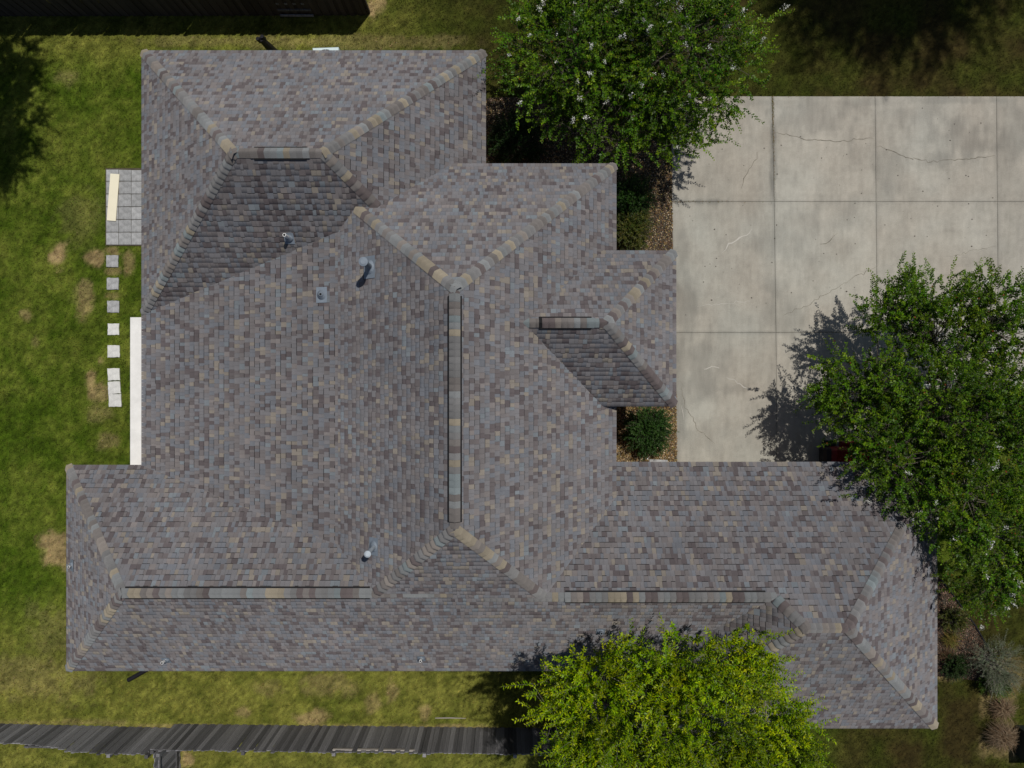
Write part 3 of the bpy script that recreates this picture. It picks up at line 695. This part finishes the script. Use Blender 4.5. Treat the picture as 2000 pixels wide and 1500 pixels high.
if rv: link('cap_shingle_field', make_mesh('cap_shingle_field', rv, np.array(rf), M_SHINGLE, np.array(rc), 'FACE'), roof, kind='stuff', label='remaining ridge and hip cap shingles')

# roof vents
def vent(ix, iy, hgt, r, capr=None, mat=M_GALV, label=None, flr=0.14, white_tip=False, hole=False):
    p = Vector(roofpt(ix, iy)); _, _, P = envelope(np.array([p.x]), np.array([p.y])); n = nrm(PN[int(P[0])])
    m = MB(); m.tube([p-Vector((0, 0, .1)), p+Vector((0, 0, hgt*.5)), p+Vector((0, 0, hgt))], [r, r, r], 14, cap=True)
    v = m.build('vent_pipe', M_PVC if white_tip else mat, house, smooth=False)
    if label: v['label'] = label
    a = Vector((1, 0, 0)); a = (a-n*a.dot(n)).normalized(); b = n.cross(a); f = MB(); q = p+n*.022
    s = flr
    f.add([q-a*s-b*s*1.3, q+a*s-b*s*1.3, q+a*s+b*s*1.3, q-a*s+b*s*1.3], [(0, 1, 2, 3)])
    rings = []
    cone = [(p+n*.024, s*.85), (p+n*.05+Vector((0, 0, .03)), s*.6), (p+Vector((0, 0, .13)), r*1.25), (p+Vector((0, 0, .15)), r*1.02)]
    k = 16; cv, cf = [], []
    for ci, (cp, cr) in enumerate(cone):
        for t in range(k):
            an = 2*math.pi*t/k
            cv.append(cp+(a*math.cos(an)+b*math.sin(an))*cr if ci < 2 else cp+Vector((math.cos(an), math.sin(an), 0))*cr)
    for ci in range(3):
        for t in range(k): cf.append((ci*k+t, ci*k+(t+1) % k, (ci+1)*k+(t+1) % k, (ci+1)*k+t))
    f.add(cv, cf); f.build('flashing', M_GALV, v)
    t = p+Vector((0, 0, hgt))
    if capr:
        c = MB(); c.tube([t-Vector((0, 0, .10)), t-Vector((0, 0, .02)), t-Vector((0, 0, .02)), t+Vector((0, 0, .05)), t+Vector((0, 0, .075))], [r*1.1, r*1.1, capr*.98, capr, capr*.55], 20)
        c.build('cap', mat, v)
    elif hole:
        c = MB(); c.tube([t+Vector((0, 0, .001)), t+Vector((0, 0, .003))], [r*.72, r*.72], 14); c.build('opening', M_DARKHOLE, v)
    return v
vent(565, 465, 0.42, 0.040, label='plumbing vent with white tip on the shaded upper slope', flr=.115, white_tip=True, hole=True)
vent(723, 522, 0.80, 0.06, 0.098, label='tall capped flue pipe on the upper left slope', flr=.19)
vent(629, 576, 0.16, 0.042, label='short open vent pipe on a square flashing', flr=.14, hole=True)
vent(731, 1067, 0.80, 0.045, 0.072, label='capped flue pipe with blue grey flashing near the left ridge', flr=.15, mat=m_plain('dull_aluminium', (0.42, 0.47, 0.52), 0.6, var=.1))
vent(325, 1288, 0.26, 0.034, label='small vent pipe near the lower left eave', flr=.10, white_tip=True, hole=True)
vent(823, 1285, 0.24, 0.032, label='small vent pipe near the middle of the lower eave', flr=.095, white_tip=True, hole=True)
vent(1173, 1232, 0.22, 0.034, label='small vent pipe beside the tree shadow', flr=.10, hole=True)
vent(142, 1104, 0.20, 0.030, label='small vent pipe at the left roof edge', flr=.11, white_tip=True, hole=True)

# ------------------------------------------------------------------ fences
pick = MB(); pick.box(-.5, .5, -.009, .009, 0, .97); pick.add([(-.5,-.009,.97),(.5,-.009,.97),(.5,.009,.97),(-.5,.009,.97),(-.3,-.009,1),(.3,-.009,1),(.3,.009,1),(-.3,.009,1)], [(4,5,6,7),(0,1,5,4),(1,2,6,5),(2,3,7,6),(3,0,4,7)])
PK = {m.name: pick.mesh('picket', m) for m in (M_WOOD, M_WOODD)}
def fence(label, a, b, hfun, mat=M_WOOD, rail_side=-1, wid=.112, gap=.002):
    A, B = Vector(px(*a)), Vector(px(*b)); d = (B-A).normalized(); L = (B-A).length; ang = math.atan2(d.y, d.x); nrm_ = Vector((-d.y, d.x, 0))
    root = link('fence', None, label=label, cat='fence', group='wooden picket fences', loc=A)
    n = int(L/(wid+gap))
    for i in range(n):
        s = (i+.5)*(wid+gap); h = hfun(s, L)+random.uniform(-.025, .02)
        o = link('picket', PK[mat.name], root, loc=d*s+nrm_*(.016*(i % 2)+random.uniform(-.002, .002))+Vector((0, 0, -.03)))
        o.rotation_euler = (random.gauss(0, .006), random.gauss(0, .004), ang+random.gauss(0, .01)); o.scale = (wid*random.uniform(1.10, 1.14), 1, h+.03)
    k = int(L/2.4)+1
    for i in range(k+1):
        s = min(i*2.4+.05, L-.05); m = MB(); q = nrm_*rail_side*.085; m.box(-.045, .045, -.045, .045, -.05, hfun(s, L)-.08)
        o = m.build('post', mat, root, loc=d*s+q); o.rotation_euler[2] = ang
        if i < k:
            for f in (.16, .82):
                s1 = min((i+1)*2.4+.05, L-.05); h0 = hfun((s+s1)/2, L)*f; m = MB(); m.box(0, s1-s, -.019, .019, -.045, .045)
                o = m.build('rail', mat, root, loc=d*s+nrm_*rail_side*.032+Vector((0, 0, h0))); o.rotation_euler[2] = ang
    return root
def scallop(s, L):                         # the left panel dips in the middle
    x = 1.62-0.42*max(0.0, 1-((s-1.1-0.9)/1.9)**2) if s < 4.4 else 1.66
    return x
f1 = fence('weathered grey picket fence with dipped top at lower left', (-70, 1413.5), (337, 1423.5), scallop)
f2 = fence('long weathered grey picket fence behind the house, running under the bright green tree', (340, 1416), (1500, 1429), lambda s, L: 1.64)
f3 = fence('short side fence running down from the lower fence junction', (350, 1422), (352, 1640), lambda s, L: 1.70, rail_side=1)
f4 = fence('dark shaded picket fence along the top of the yard', (-70, 31), (723, 29), lambda s, L: 1.80, M_WOODD, rail_side=1)
m = MB(); a, b = Vector(px(650, 1466.5, 1.5)), Vector(px(810, 1468.5, 1.5))
m.box(0, (b-a).length, -.02, .02, -.03, .06); o = m.build('top_board', M_WOODL, f2, loc=a-f2.location); o.location = (a.x-f2.location.x, a.y-f2.location.y+.03, 1.46); o.rotation_euler[2] = math.atan2(b.y-a.y, b.x-a.x)
m = MB(); a, b = Vector(px(828, 1423)), Vector(px(1060, 1425)); m.box(0, (b-a).length, 0, .035, 0, .10, .004)
o = m.build('ground_board', M_WOODL, None, label='pale board lying along the foot of the long fence', cat='board', loc=(a.x, a.y-.015, -.01)); o.rotation_euler[2] = math.atan2(b.y-a.y, b.x-a.x)
m = MB(); a, b = Vector(px(850, 1402.5, .02)), Vector(px(910, 1403, .02)); m.tube([a, (a+b)/2+Vector((0, .012, .01)), b], [.013, .015, .008], 7)
m.build('stick', M_WOODL, None, label='thin pale stick lying in the grass near the long fence', cat='stick')
# pallet against the top fence
pal = link('pallet', None, label='dark slatted wooden pallet standing against the top fence', cat='pallet', loc=tuple(px(581, 34)))
for z in (0.02, 0.30, .62, .92):
    m = MB(); m.box(-.47, .47, -.012, .012, z, z+.10); m.build('slat', M_WOOD, pal, loc=(0, .02-.0+z*.10, 0))
for x in (-.45, .45):
    m = MB(); v0 = [(x-.025, .035, 0), (x+.025, .035, 0), (x+.025, .115, 0), (x-.025, .115, 0)]
    m.add(v0+[(p[0], p[1]+.10, 1.05) for p in v0], [(0,3,2,1),(4,5,6,7),(0,1,5,4),(1,2,6,5),(2,3,7,6),(3,0,4,7)]); m.build('stringer', M_WOODD, pal)

# ------------------------------------------------------------------ small things by the house
ac = link('air_conditioner', None, label='pale blue grey outdoor air conditioner at the top eave', cat='air conditioner', loc=(px(636, 110, .75)[0], px(636, 91.5, .75)[1]-.36, 0)); ac.rotation_euler[2] = .035
m = MB(); m.box(-.36, .36, -.36, .36, .05, .72, .02); m.build('casing', M_ACMET, ac)
m = MB(); m.tube([(0, 0, .721), (0, 0, .735)], [.30, .30], 24); m.build('fan_grille', M_BLACK, ac)
for k in range(8):
    m = MB(); an = k*math.pi/8; m.tube([(-.3*math.cos(an), -.3*math.sin(an), .742), (.3*math.cos(an), .3*math.sin(an), .742)], [.006, .006], 5); m.build('grille_wire', M_ACMET, ac)
m = MB(); m.box(-.45, .45, -.45, .45, -.03, .05, .01); m.build('base_pad', M_PAVER, ac)
gp = link('garden_post', None, label='slim black post with two lobed top beside the top eave', cat='post', loc=tuple(px(545, 112)))
m = MB(); b0 = Vector((0, 0, 0)); t0 = Vector(px(507, 73, 1.25))-gp.location
m.tube([b0, t0*.5, t0*.93], [.13, .11, .075], 10); m.build('pole', M_BLACK, gp)
for s in (-1, 1):
    m = MB(); m.tube([t0*.86+Vector((s*.055, s*.03, 0)), t0+Vector((s*.06, s*.03, 0))], [.055, .05], 10); m.build('lobe', M_BLACK, gp)
m = MB(); pts = [px(300, 1300, .04), px(278, 1313, .045), px(262, 1322, .045), px(250, 1328.5, .045)]
m.tube(pts, [.06]*4, 10); m.build('drain_pipe', M_BLACK, None, label='black drain pipe poking out of the lower left eave onto grass', cat='pipe')
m = MB(); m.box(-.26, .26, -.20, .20, 0, .07, .015); o = m.build('splash_block', M_PAVER, None, label='grey concrete splash block in the entry corner mulch', cat='block', loc=tuple(px(1285, 911))); o.rotation_euler[2] = -.04
m = MB(); m.tube([px(1264, 897, .04), px(1269, 891, .05)], [.014, .012], 6); m.build('wood_chip', M_PVC, None, label='small white chip of wood on the tan leaf mulch', cat='chip')

# red riding mower under the eave of the garage wing
mw = link('riding_mower', None, label='red riding mower with black nose half hidden under the tree', cat='mower', loc=(px(1612, 886, .7)[0], px(1612, 887, .6)[1]-.05, 0))
def lofted(secs):
    V, Fc = [], []; n = len(secs[0])
    for s in secs: V += s
    for i in range(len(secs)-1):
        for k in range(n): Fc.append((i*n+k, i*n+(k+1) % n, (i+1)*n+(k+1) % n, (i+1)*n+k))
    Fc += [tuple(range(n-1, -1, -1)), tuple((len(secs)-1)*n+k for k in range(n))]; return V, Fc
def sec(x, hw, z0, z1, r=.3): return [(x, -hw, z0), (x, -hw, z1-(z1-z0)*r), (x, -hw*(1-r), z1), (x, hw*(1-r), z1), (x, hw, z1-(z1-z0)*r), (x, hw, z0)]
m = MB(); m.add(*lofted([sec(.15, .22, .35, .72), sec(.28, .24, .34, .80), sec(.55, .25, .34, .84), sec(.68, .25, .34, .82)])); m.build('hood', M_RED, mw)
m = MB(); m.add(*lofted([sec(-.02, .20, .28, .58, .15), sec(.05, .24, .26, .68, .15), sec(.149, .24, .28, .74, .15)])); m.build('nose', M_BLACK, mw)
m = MB(); m.box(.68, .76, -.20, .20, .45, .95, .02); m.build('dashboard', M_BLACK, mw)
m = MB(); ring = [(.92+.0*math.cos(t)+.16*math.cos(t), .16*math.sin(t), 1.02+.05*math.cos(t)) for t in [k*math.pi/8 for k in range(17)]]; m.tube(ring, [.014]*17, 6, cap=False); m.tube([(.76, 0, .9), (.92, 0, 1.02)], [.02, .02], 6); m.build('steering_wheel', M_BLACK, mw)
m = MB(); m.add(*lofted([sec(1.05, .36, .45, .62, .3), sec(1.20, .40, .42, .68, .3), sec(1.70, .40, .42, .66, .3), sec(1.78, .34, .45, .58, .3)])); m.build('rear_fender', M_RED, mw)
m = MB(); m.box(1.22, 1.62, -.20, .20, .68, .76, .03); m.box(1.56, 1.66, -.20, .20, .76, 1.05, .03); m.build('seat', M_BLACK, mw)
m = MB(); m.box(.60, 1.25, -.38, .38, .12, .30, .04); m.build('mower_deck', M_RED, mw)
for (x, y, r) in ((.30, -.33, .19), (.30, .33, .19), (1.45, -.38, .25), (1.45, .38, .25)):
    m = MB(); m.tube([(x, y-.08, r), (x, y-.06, r), (x, y+.06, r), (x, y+.08, r)], [r*.85, r, r, r*.85], 18); t = m.build('tyre', M_RUBBER, mw)
    m = MB(); m.tube([(x, y-.085, r), (x, y+.085, r)], [r*.5, r*.5], 14); m.build('rim', M_GALV, t)
# utility box at the right edge
ub = link('utility_box', None, label='dark green utility box at the lower right picture edge', cat='utility box', loc=tuple(px(2012, 1446)))
m = MB(); m.box(-.40, .45, -.42, .42, -.03, .62, .03); m.build('cabinet', M_UTIL, ub)
m = MB(); m.box(-.43, .48, -.45, .45, .62, .67, .02); m.build('lid', M_UTIL, ub)

# ------------------------------------------------------------------ vegetation
def norm(a): return a/(np.linalg.norm(a, axis=-1, keepdims=True)+1e-9)
class Tubes:
    def __init__(s): s.v = []; s.f = []; s.n = 0
    def batch(s, A, B, ra, rb, k=3):
        """many straight tapered sticks"""
        A = np.asarray(A, float); B = np.asarray(B, float); d = norm(B-A); h = np.where(np.abs(d[:, 2:3]) < .9, [[0, 0, 1.]], [[1., 0, 0]]); u = norm(np.cross(d, h)); w = np.cross(d, u)
        an = np.arange(k)*2*np.pi/k; n = len(A); ra = np.broadcast_to(ra, n)[:, None, None]; rb = np.broadcast_to(rb, n)[:, None, None]
        off = u[:, None]*np.cos(an)[None, :, None]+w[:, None]*np.sin(an)[None, :, None]
        V = np.concatenate([A[:, None]+off*ra, B[:, None]+off*rb], 1).reshape(-1, 3)
        b = s.n+np.arange(n)[:, None]*2*k; i = np.arange(k)[None]; j = (i+1) % k
        s.f.append(np.stack([b+i, b+j, b+k+j, b+k+i], -1).reshape(-1, 4)); s.v.append(V); s.n += len(V)
    def poly(s, pts, rad, k=7):
        pts = np.array(pts, float)
        for i in range(len(pts)-1): s.batch(pts[i:i+1], pts[i+1:i+2], rad[i], rad[i+1], k)
    def mesh(s, name, mat): return make_mesh(name, np.vstack(s.v), np.vstack(s.f), mat, smooth=True)

def foliage(r, lobes, nclump, per, nleaf, leaf_l, leaf_w, slen, cols, up=.5, spread=.22, jitter=.4, droop=.15, shell=.45, top=.35, flat=.35, cut=None):
    """leafy shoots spread through the lobes: returns leaf verts, colours and shoots"""
    wts = np.array([l[6] if len(l) > 6 else l[3]*l[4] for l in lobes], float); wts /= wts.sum()
    li = r.choice(len(lobes), nclump, p=wts); Lc = np.array([l[:3] for l in lobes])[li]; Lr = np.array([l[3:6] for l in lobes])[li]
    dirs = norm(r.normal(size=(nclump, 3))+[0, 0, top]); rad = (shell**3+(1-shell**3)*r.random(nclump))**(1/3)*r.uniform(.88, 1.08, nclump)
    cc = Lc+dirs*Lr*rad[:, None]
    if cut is not None: k = cut(cc); cc, dirs, Lc, Lr = cc[k], dirs[k], Lc[k], Lr[k]; nclump = len(cc)
    ctone = r.uniform(.58, 1.36, nclump)
    n = nclump*per
    sb = np.repeat(cc, per, 0)+r.normal(size=(n, 3))*spread*[1, 1, .7]
    sd = norm(np.repeat(norm(dirs*Lr), per, 0)*.9+r.normal(size=(n, 3))*jitter+[0, 0, up]); sl = r.uniform(*slen, n)
    t = np.tile((np.arange(nleaf)+.6)/nleaf, (n, 1))+r.uniform(-.4, .4, (n, nleaf))/nleaf
    h = np.where(np.abs(sd[:, 2:3]) < .9, [[0, 0, 1.]], [[1., 0, 0]]); u = norm(np.cross(sd, h)); w = np.cross(sd, u)
    az = np.tile(np.arange(nleaf)*2.4, (n, 1))+r.uniform(0, 6.28, (n, 1))+r.normal(0, .4, (n, nleaf))
    pos = sb[:, None]+sd[:, None]*(sl[:, None]*t)[..., None]
    pos[..., 2] -= droop*(sl[:, None]*t)**2
    ld = u[:, None]*np.cos(az)[..., None]+w[:, None]*np.sin(az)[..., None]; ld[..., 2] *= flat+.3
    ld = norm(ld+sd[:, None]*.55+r.normal(0, .18, (n, nleaf, 3)))
    nr = norm(np.array([0, 0, 1.])+r.normal(0, .5, (n, nleaf, 3))); sw = norm(np.cross(ld, nr)); nr = np.cross(sw, ld)
    ll = leaf_l*r.uniform(.65, 1.2, (n, nleaf))*(1-.35*t); lw = leaf_w*r.uniform(.75, 1.2, (n, nleaf))*(1-.3*t)
    p0 = pos; p2 = pos+ld*ll[..., None]-nr*(ll*.08)[..., None]; mid = pos+ld*(ll*.48)[..., None]
    p1 = mid+sw*(lw*.5)[..., None]+nr*(lw*.12)[..., None]; p3 = mid-sw*(lw*.5)[..., None]+nr*(lw*.12)[..., None]
    V = np.stack([p0, p1, p2, p3], 2).reshape(-1, 3)
    cols = np.array(cols); base, young = cols[0], cols[1]
    mixf = np.clip(t*.8-.25+r.normal(0, .25, (n, nleaf))+np.repeat(r.normal(0, .22, nclump), per)[:, None], 0, 1)[..., None]
    c = (base*(1-mixf)+young*mixf)*np.repeat(ctone, per)[:, None, None]*r.uniform(.75, 1.25, (n, nleaf, 1))
    c = c*(1+np.repeat(r.normal(0, .06, nclump), per)[:, None, None]*np.array([1.0, -.15, .3])+r.normal(0, .10, (n, nleaf, 1))*np.array([1.0, 0, .5])).clip(.3, 2)
    if len(cols) > 2:
        odd = r.random((n, nleaf, 1)) < .004; c = np.where(odd, cols[2], c)
    C = np.repeat(c.reshape(-1, 3), 4, 0)
    return V, C, cc, sb, sb+sd*sl[:, None], np.repeat(np.arange(nclump), per)

# white flower panicles (shared by both crepe myrtles)
BLO = []
for k in range(5):
    r = np.random.default_rng(50+k); n = 34; ax = norm(np.array([r.normal(0, .4), r.normal(0, .4), 1])); t = r.random(n)
    ctr = ax*(t*.15)[:, None]+r.normal(size=(n, 3))*(.040*(1-.6*t))[:, None]
    a = norm(r.normal(size=(n, 3))); b = norm(np.cross(a, r.normal(size=(n, 3)))); s = r.uniform(.010, .019, n)[:, None]
    V = np.stack([ctr-a*s, ctr-b*s, ctr+a*s, ctr+b*s], 1).reshape(-1, 3)
    c = np.repeat(np.array([.80, .80, .74])*r.uniform(.8, 1.05, (n, 1)), 4, 0)
    BLO.append(make_mesh('blossom', V, np.arange(n*4).reshape(-1, 4), M_BLOSSOM, c))

def tree(name, label, cat, base, lobes, seed, nclump, per, nleaf, leaf, slen, cols, stems=5, blossoms=0, bark=M_BARK, trunk_r=.07, group=None, parent_kind=None, limb_r=.015, twig=True, **kw):
    r = np.random.default_rng(seed); base = np.array(base, float)
    V, C, cc, sb, st, own = foliage(r, lobes, nclump, per, nleaf, leaf[0], leaf[1], slen, cols, **kw)
    root = link(name, None, label=label, cat=cat, group=group, loc=base)
    T = Tubes(); S = []
    lc = np.array([l[:3] for l in lobes]); lr = np.array([l[3:6] for l in lobes])
    for k in range(stems):
        j = k % len(lobes); tgt = lc[j]+lr[j]*r.uniform(-.45, .45, 3)*[1, 1, .3]+[0, 0, -lr[j][2]*.1]
        b0 = base+np.array([r.normal(0, trunk_r*1.3), r.normal(0, trunk_r*1.3), -.05]) if stems > 1 else base
        P = []; nP = 7
        for i in range(nP):
            f = i/(nP-1); q = b0+(tgt-b0)*np.array([f**1.5, f**1.5, f]); P.append(q+r.normal(0, .04, 3)*min(1, i)*[1, 1, .3])
        R = [trunk_r*(1-.68*i/(nP-1)) for i in range(nP)]; T.poly(P, R, 8); S += P[2:]
    S = np.array(S)
    # branches to every clump
    D = np.linalg.norm(cc[:, None]-S[None], axis=2)+np.maximum(0, S[None, :, 2]-cc[:, None, 2])*1.5; near = S[D.argmin(1)]
    m1 = near+(cc-near)*.4+r.normal(0, .06, cc.shape)+[0, 0, .04]; m2 = near+(cc-near)*.75+r.normal(0, .05, cc.shape)+[0, 0, .03]
    T.batch(near, m1, limb_r, limb_r*.72, 5); T.batch(m1, m2, limb_r*.72, limb_r*.45, 4); T.batch(m2, cc, limb_r*.45, limb_r*.28, 4)
    if twig: T.batch(cc[own], sb, limb_r*.20, limb_r*.13, 3); T.batch(sb, st, limb_r*.12, .0012, 3)
    tr = T.mesh('trunk', bark); link('trunk', tr, root, loc=None).matrix_local = Matrix.Translation(-Vector(base))
    cr = link('crown', make_mesh('crown', V, np.arange(len(V)).reshape(-1, 4), M_LEAF, C), root); cr.matrix_local = Matrix.Translation(-Vector(base))
    if blossoms:
        # panicles sit on the tips of upper shoots
        hgt = st[:, 2]-np.interp(np.linalg.norm(st[:, :2]-cc.mean(0)[:2], axis=1), [0, 6], [0, -1.2]); cand = np.argsort(-hgt)[:int(len(st)*.45)]
        for i in r.choice(cand, blossoms, replace=False):
            o = link('blossom', BLO[r.integers(len(BLO))], root, loc=Vector(st[i]-base)); o.rotation_euler = (r.normal(0, .35), r.normal(0, .35), r.uniform(0, 6.28)); s = r.uniform(.6, 1.1); o.scale = (s, s, s)
    return root

G1, G2 = (0.048, 0.115, 0.004), (0.142, 0.228, 0.007)
def P3(ix, iy, z, rx, ry, rz, w=None):
    q = px(ix, iy, z); return (q[0], q[1], z, rx, ry, rz) + ((w,) if w else ())
# top crepe myrtle
tree('flowering_tree', 'white flowering tree at the top, between house and driveway', 'tree', px(1165, 215),
     [P3(1130,120,3.5,1.75,1.7,1.2), P3(1330,110,3.6,1.8,1.7,1.2), P3(1220,235,3.0,1.5,1.1,.9), P3(1085,60,3.3,1.05,1.2,1.0), P3(1290,215,2.8,1.0,.95,.8), P3(1375,60,3.2,.9,1.2,.9), P3(1230,10,3.7,2.2,1.2,1.0), P3(1385,205,2.3,.55,.5,.5), P3(1360,245,2.2,.55,.5,.4)],
     11, 400, 7, 26, (.086, .048), (.28, .70), [G1, G2, (.20,.06,.015)], stems=9, blossoms=85, group='white flowering trees', up=.45, droop=.25)
# right crepe myrtle
tree('flowering_tree', 'large white flowering tree at the right, hanging over driveway and roof corner', 'tree', px(1842, 808),
     [P3(1830,640,2.7,1.5,1.25,.9), P3(1700,770,2.6,1.15,1.0,.8), P3(1860,820,3.5,1.7,1.7,1.2), P3(1760,900,3.7,1.2,1.1,.8), P3(1960,660,3.0,1.3,1.6,1.0), P3(1980,880,3.7,1.5,1.8,1.1), P3(1950,1030,3.7,1.25,1.2,.9), P3(1860,990,4.2,.95,.9,.7), P3(1975,1090,3.2,.8,.8,.6), P3(1715,865,3.2,.7,.65,.6), P3(1655,745,2.5,.7,.7,.55), P3(1752,612,2.6,.85,.75,.65), P3(1935,1120,3.4,1.0,.7,.6)],
     12, 560, 7, 27, (.086, .048), (.28, .70), [G1, G2, (.20,.06,.015)], stems=10, blossoms=75, group='white flowering trees', up=.45, droop=.22)
# bright green tree at the bottom
tree('leafy_tree', 'tall bright yellow green tree at the bottom, overhanging roof and fence', 'tree', (2.55, -8.75, 0),
     [P3(1180,1380,6.0,1.15,1.0,1.1), P3(1330,1380,6.4,1.35,1.2,1.3), P3(1470,1420,5.8,1.05,1.0,1.1), P3(1230,1500,5.6,1.5,1.0,1.2), P3(1400,1500,5.9,1.6,1.0,1.3), P3(1520,1470,5.2,.6,.7,.8), P3(1150,1430,5.5,.5,.8,.8), P3(1170,1305,6.4,.45,.4,.5), P3(1330,1310,6.9,.9,.5,.6), P3(1440,1300,6.5,.5,.5,.5)],
     13, 165, 15, 32, (.112, .038), (.35, .80), [(.118,.205,.001), (.345,.425,.002)], stems=6, bark=M_BARKG, trunk_r=.12, limb_r=.017, up=.75, droop=.05, spread=.20, jitter=.42)
# trees outside the picture whose shadows fall on the lawn
tree('shade_tree', 'tall tree beyond the upper right corner casting a soft shadow on the lawn', 'tree', (15.5, 17.0, 0),
     [(14.3,16.1,17.0,2.3,1.2,1.3), (15.9,16.4,17.2,1.9,1.2,1.4), (13.2,16.4,16.6,1.5,1.3,1.0), (15.0,17.0,17.5,2.6,1.3,1.4)], 14, 240, 6, 26, (.15, .08), (.5, 1.2), [G1, G2], stems=5, trunk_r=.22, limb_r=.03, twig=False, group='trees outside the picture', shell=.05, spread=.5)
tree('shade_tree', 'tree beyond the left picture edge casting a shadow on the lawn', 'tree', (-15.6, 11.2, 0),
     [(-12.5,10.4,9.0,1.15,1.4,1.2), (-13.6,11.4,9.2,1.4,1.4,1.2), (-12.3,11.7,8.8,.8,.8,.8), (-13.4,9.3,9.0,1.3,1.2,1.0), (-12.5,9.2,8.6,.7,.8,.7)], 15, 240, 6, 26, (.12, .065), (.35, .7), [G1, G2], stems=5, trunk_r=.14, twig=False, group='trees outside the picture', shell=.2)

def shrub(label, ix, iy, r_, hgt, seed, cols, n=70, leaf=(.045, .026), name='shrub', per=6, nleaf=16, slen=(.12, .28), ry=None, group='garden shrubs', **kw):
    b = px(ix, iy); ry = ry or r_
    return tree(name, label, 'shrub', b, [(b[0], b[1], hgt*.48, r_*.82, ry*.82, hgt*.42)], seed, n, per, nleaf, leaf, slen, cols, stems=4, trunk_r=.018, limb_r=.010, spread=.07, top=.7, group=group, **kw)
DG1, DG2 = (.022, .060, .010), (.045, .105, .014)
shrub('round green bush in the tan mulch of the entry corner', 1258, 838, .72, .95, 21, [DG1, (.05,.11,.02)], 170, per=6, nleaf=18)
shrub('dark green hedge bush beside the middle roof corner', 1228, 395, .62, 1.0, 22, [DG1, DG2], 150, ry=.62)
shrub('yellow green hedge bush above the small projecting roof', 1226, 455, .62, .9, 23, [(.05,.075,.012), (.14,.13,.025)], 150, ry=.60)
shrub('very dark bush in the shade beside the upper roof edge', 1010, 285, .85, 1.0, 24, [(.018,.045,.010), (.03,.07,.012)], 170)
shrub('small brownish green plant in the right mulch bed', 1853, 1203, .28, .45, 25, [(.06,.08,.015), (.12,.11,.02)], 40)
shrub('silvery grey green shrub with pale bare branches in the right corner', 1924, 1287, .74, 1.0, 26, [(.115,.145,.085), (.22,.25,.165)], 85, leaf=(.05, .012), slen=(.2, .45), bark=M_BARKG, up=.3)
shrub('bright green leafy plant at the foot of the silvery shrub', 1930, 1328, .30, .55, 27, [(.045,.095,.008), (.09,.16,.012)], 40)
shrub('low dark plant beside the silvery shrub', 1858, 1298, .24, .35, 28, [(.02,.04,.01), (.03,.06,.012)], 50)  # dark leaves added in place of a patch of shadow in the bed
def tuft(label, ix, iy, n, ln, hgt, cols, seed, name='ornamental_grass', w=.006):
    r = np.random.default_rng(seed); b = px(ix, iy); an = r.uniform(0, 6.28, n); L = r.uniform(.4, 1, n)*ln; hh = r.uniform(.5, 1, n)*hgt
    V = []; Fc = []; C = []
    p0 = np.stack([b[0]+r.normal(0, .06, n), b[1]+r.normal(0, .06, n), np.zeros(n)], 1)
    d = np.stack([np.cos(an), np.sin(an)], 1); s = np.stack([-np.sin(an), np.cos(an)], 1)*w*r.uniform(.6, 1.4, (n, 1))
    pts = []
    for f in (0, .3, .6, .85, 1.0):
        c = np.hstack([p0[:, :2]+d*(L*f)[:, None], (hh*(np.sin(min(f, 1)*2.4)))[:, None]]); wv = np.hstack([s*(1-.8*f), np.zeros((n, 1))]); pts += [c-wv, c+wv]
    V = np.stack(pts, 1).reshape(-1, 3); k = np.arange(n)[:, None]*10
    Fc = np.concatenate([np.hstack([k+2*i, k+2*i+1, k+2*i+3, k+2*i+2]) for i in range(4)])
    cs = np.array(cols)[r.integers(0, len(cols), n)]*r.uniform(.6, 1.3, (n, 1))
    return link(name, make_mesh(name, V, Fc, M_STRAW, np.repeat(cs, 10, 0)), None, label=label, cat='grass clump', group='clumps of ornamental grass')
ST = [(.24,.17,.11),(.18,.12,.07),(.31,.24,.16),(.14,.09,.05)]
tuft('dry straw coloured grass clump at the lower right', 1945, 1428, 900, .50, .55, ST, 31)
tuft('brown dry grass clump above the straw coloured one', 1950, 1378, 500, .42, .40, [(.16,.10,.06),(.22,.15,.09),(.28,.21,.13)], 32)
tuft('yellow green grassy plant in the right mulch bed', 1852, 1246, 260, .32, .30, [(.16,.13,.03),(.22,.15,.04),(.10,.11,.02)], 33)
tuft('small reddish grassy plant under the silvery shrub', 1845, 1278, 160, .28, .22, [(.14,.08,.05),(.10,.07,.03)], 34)
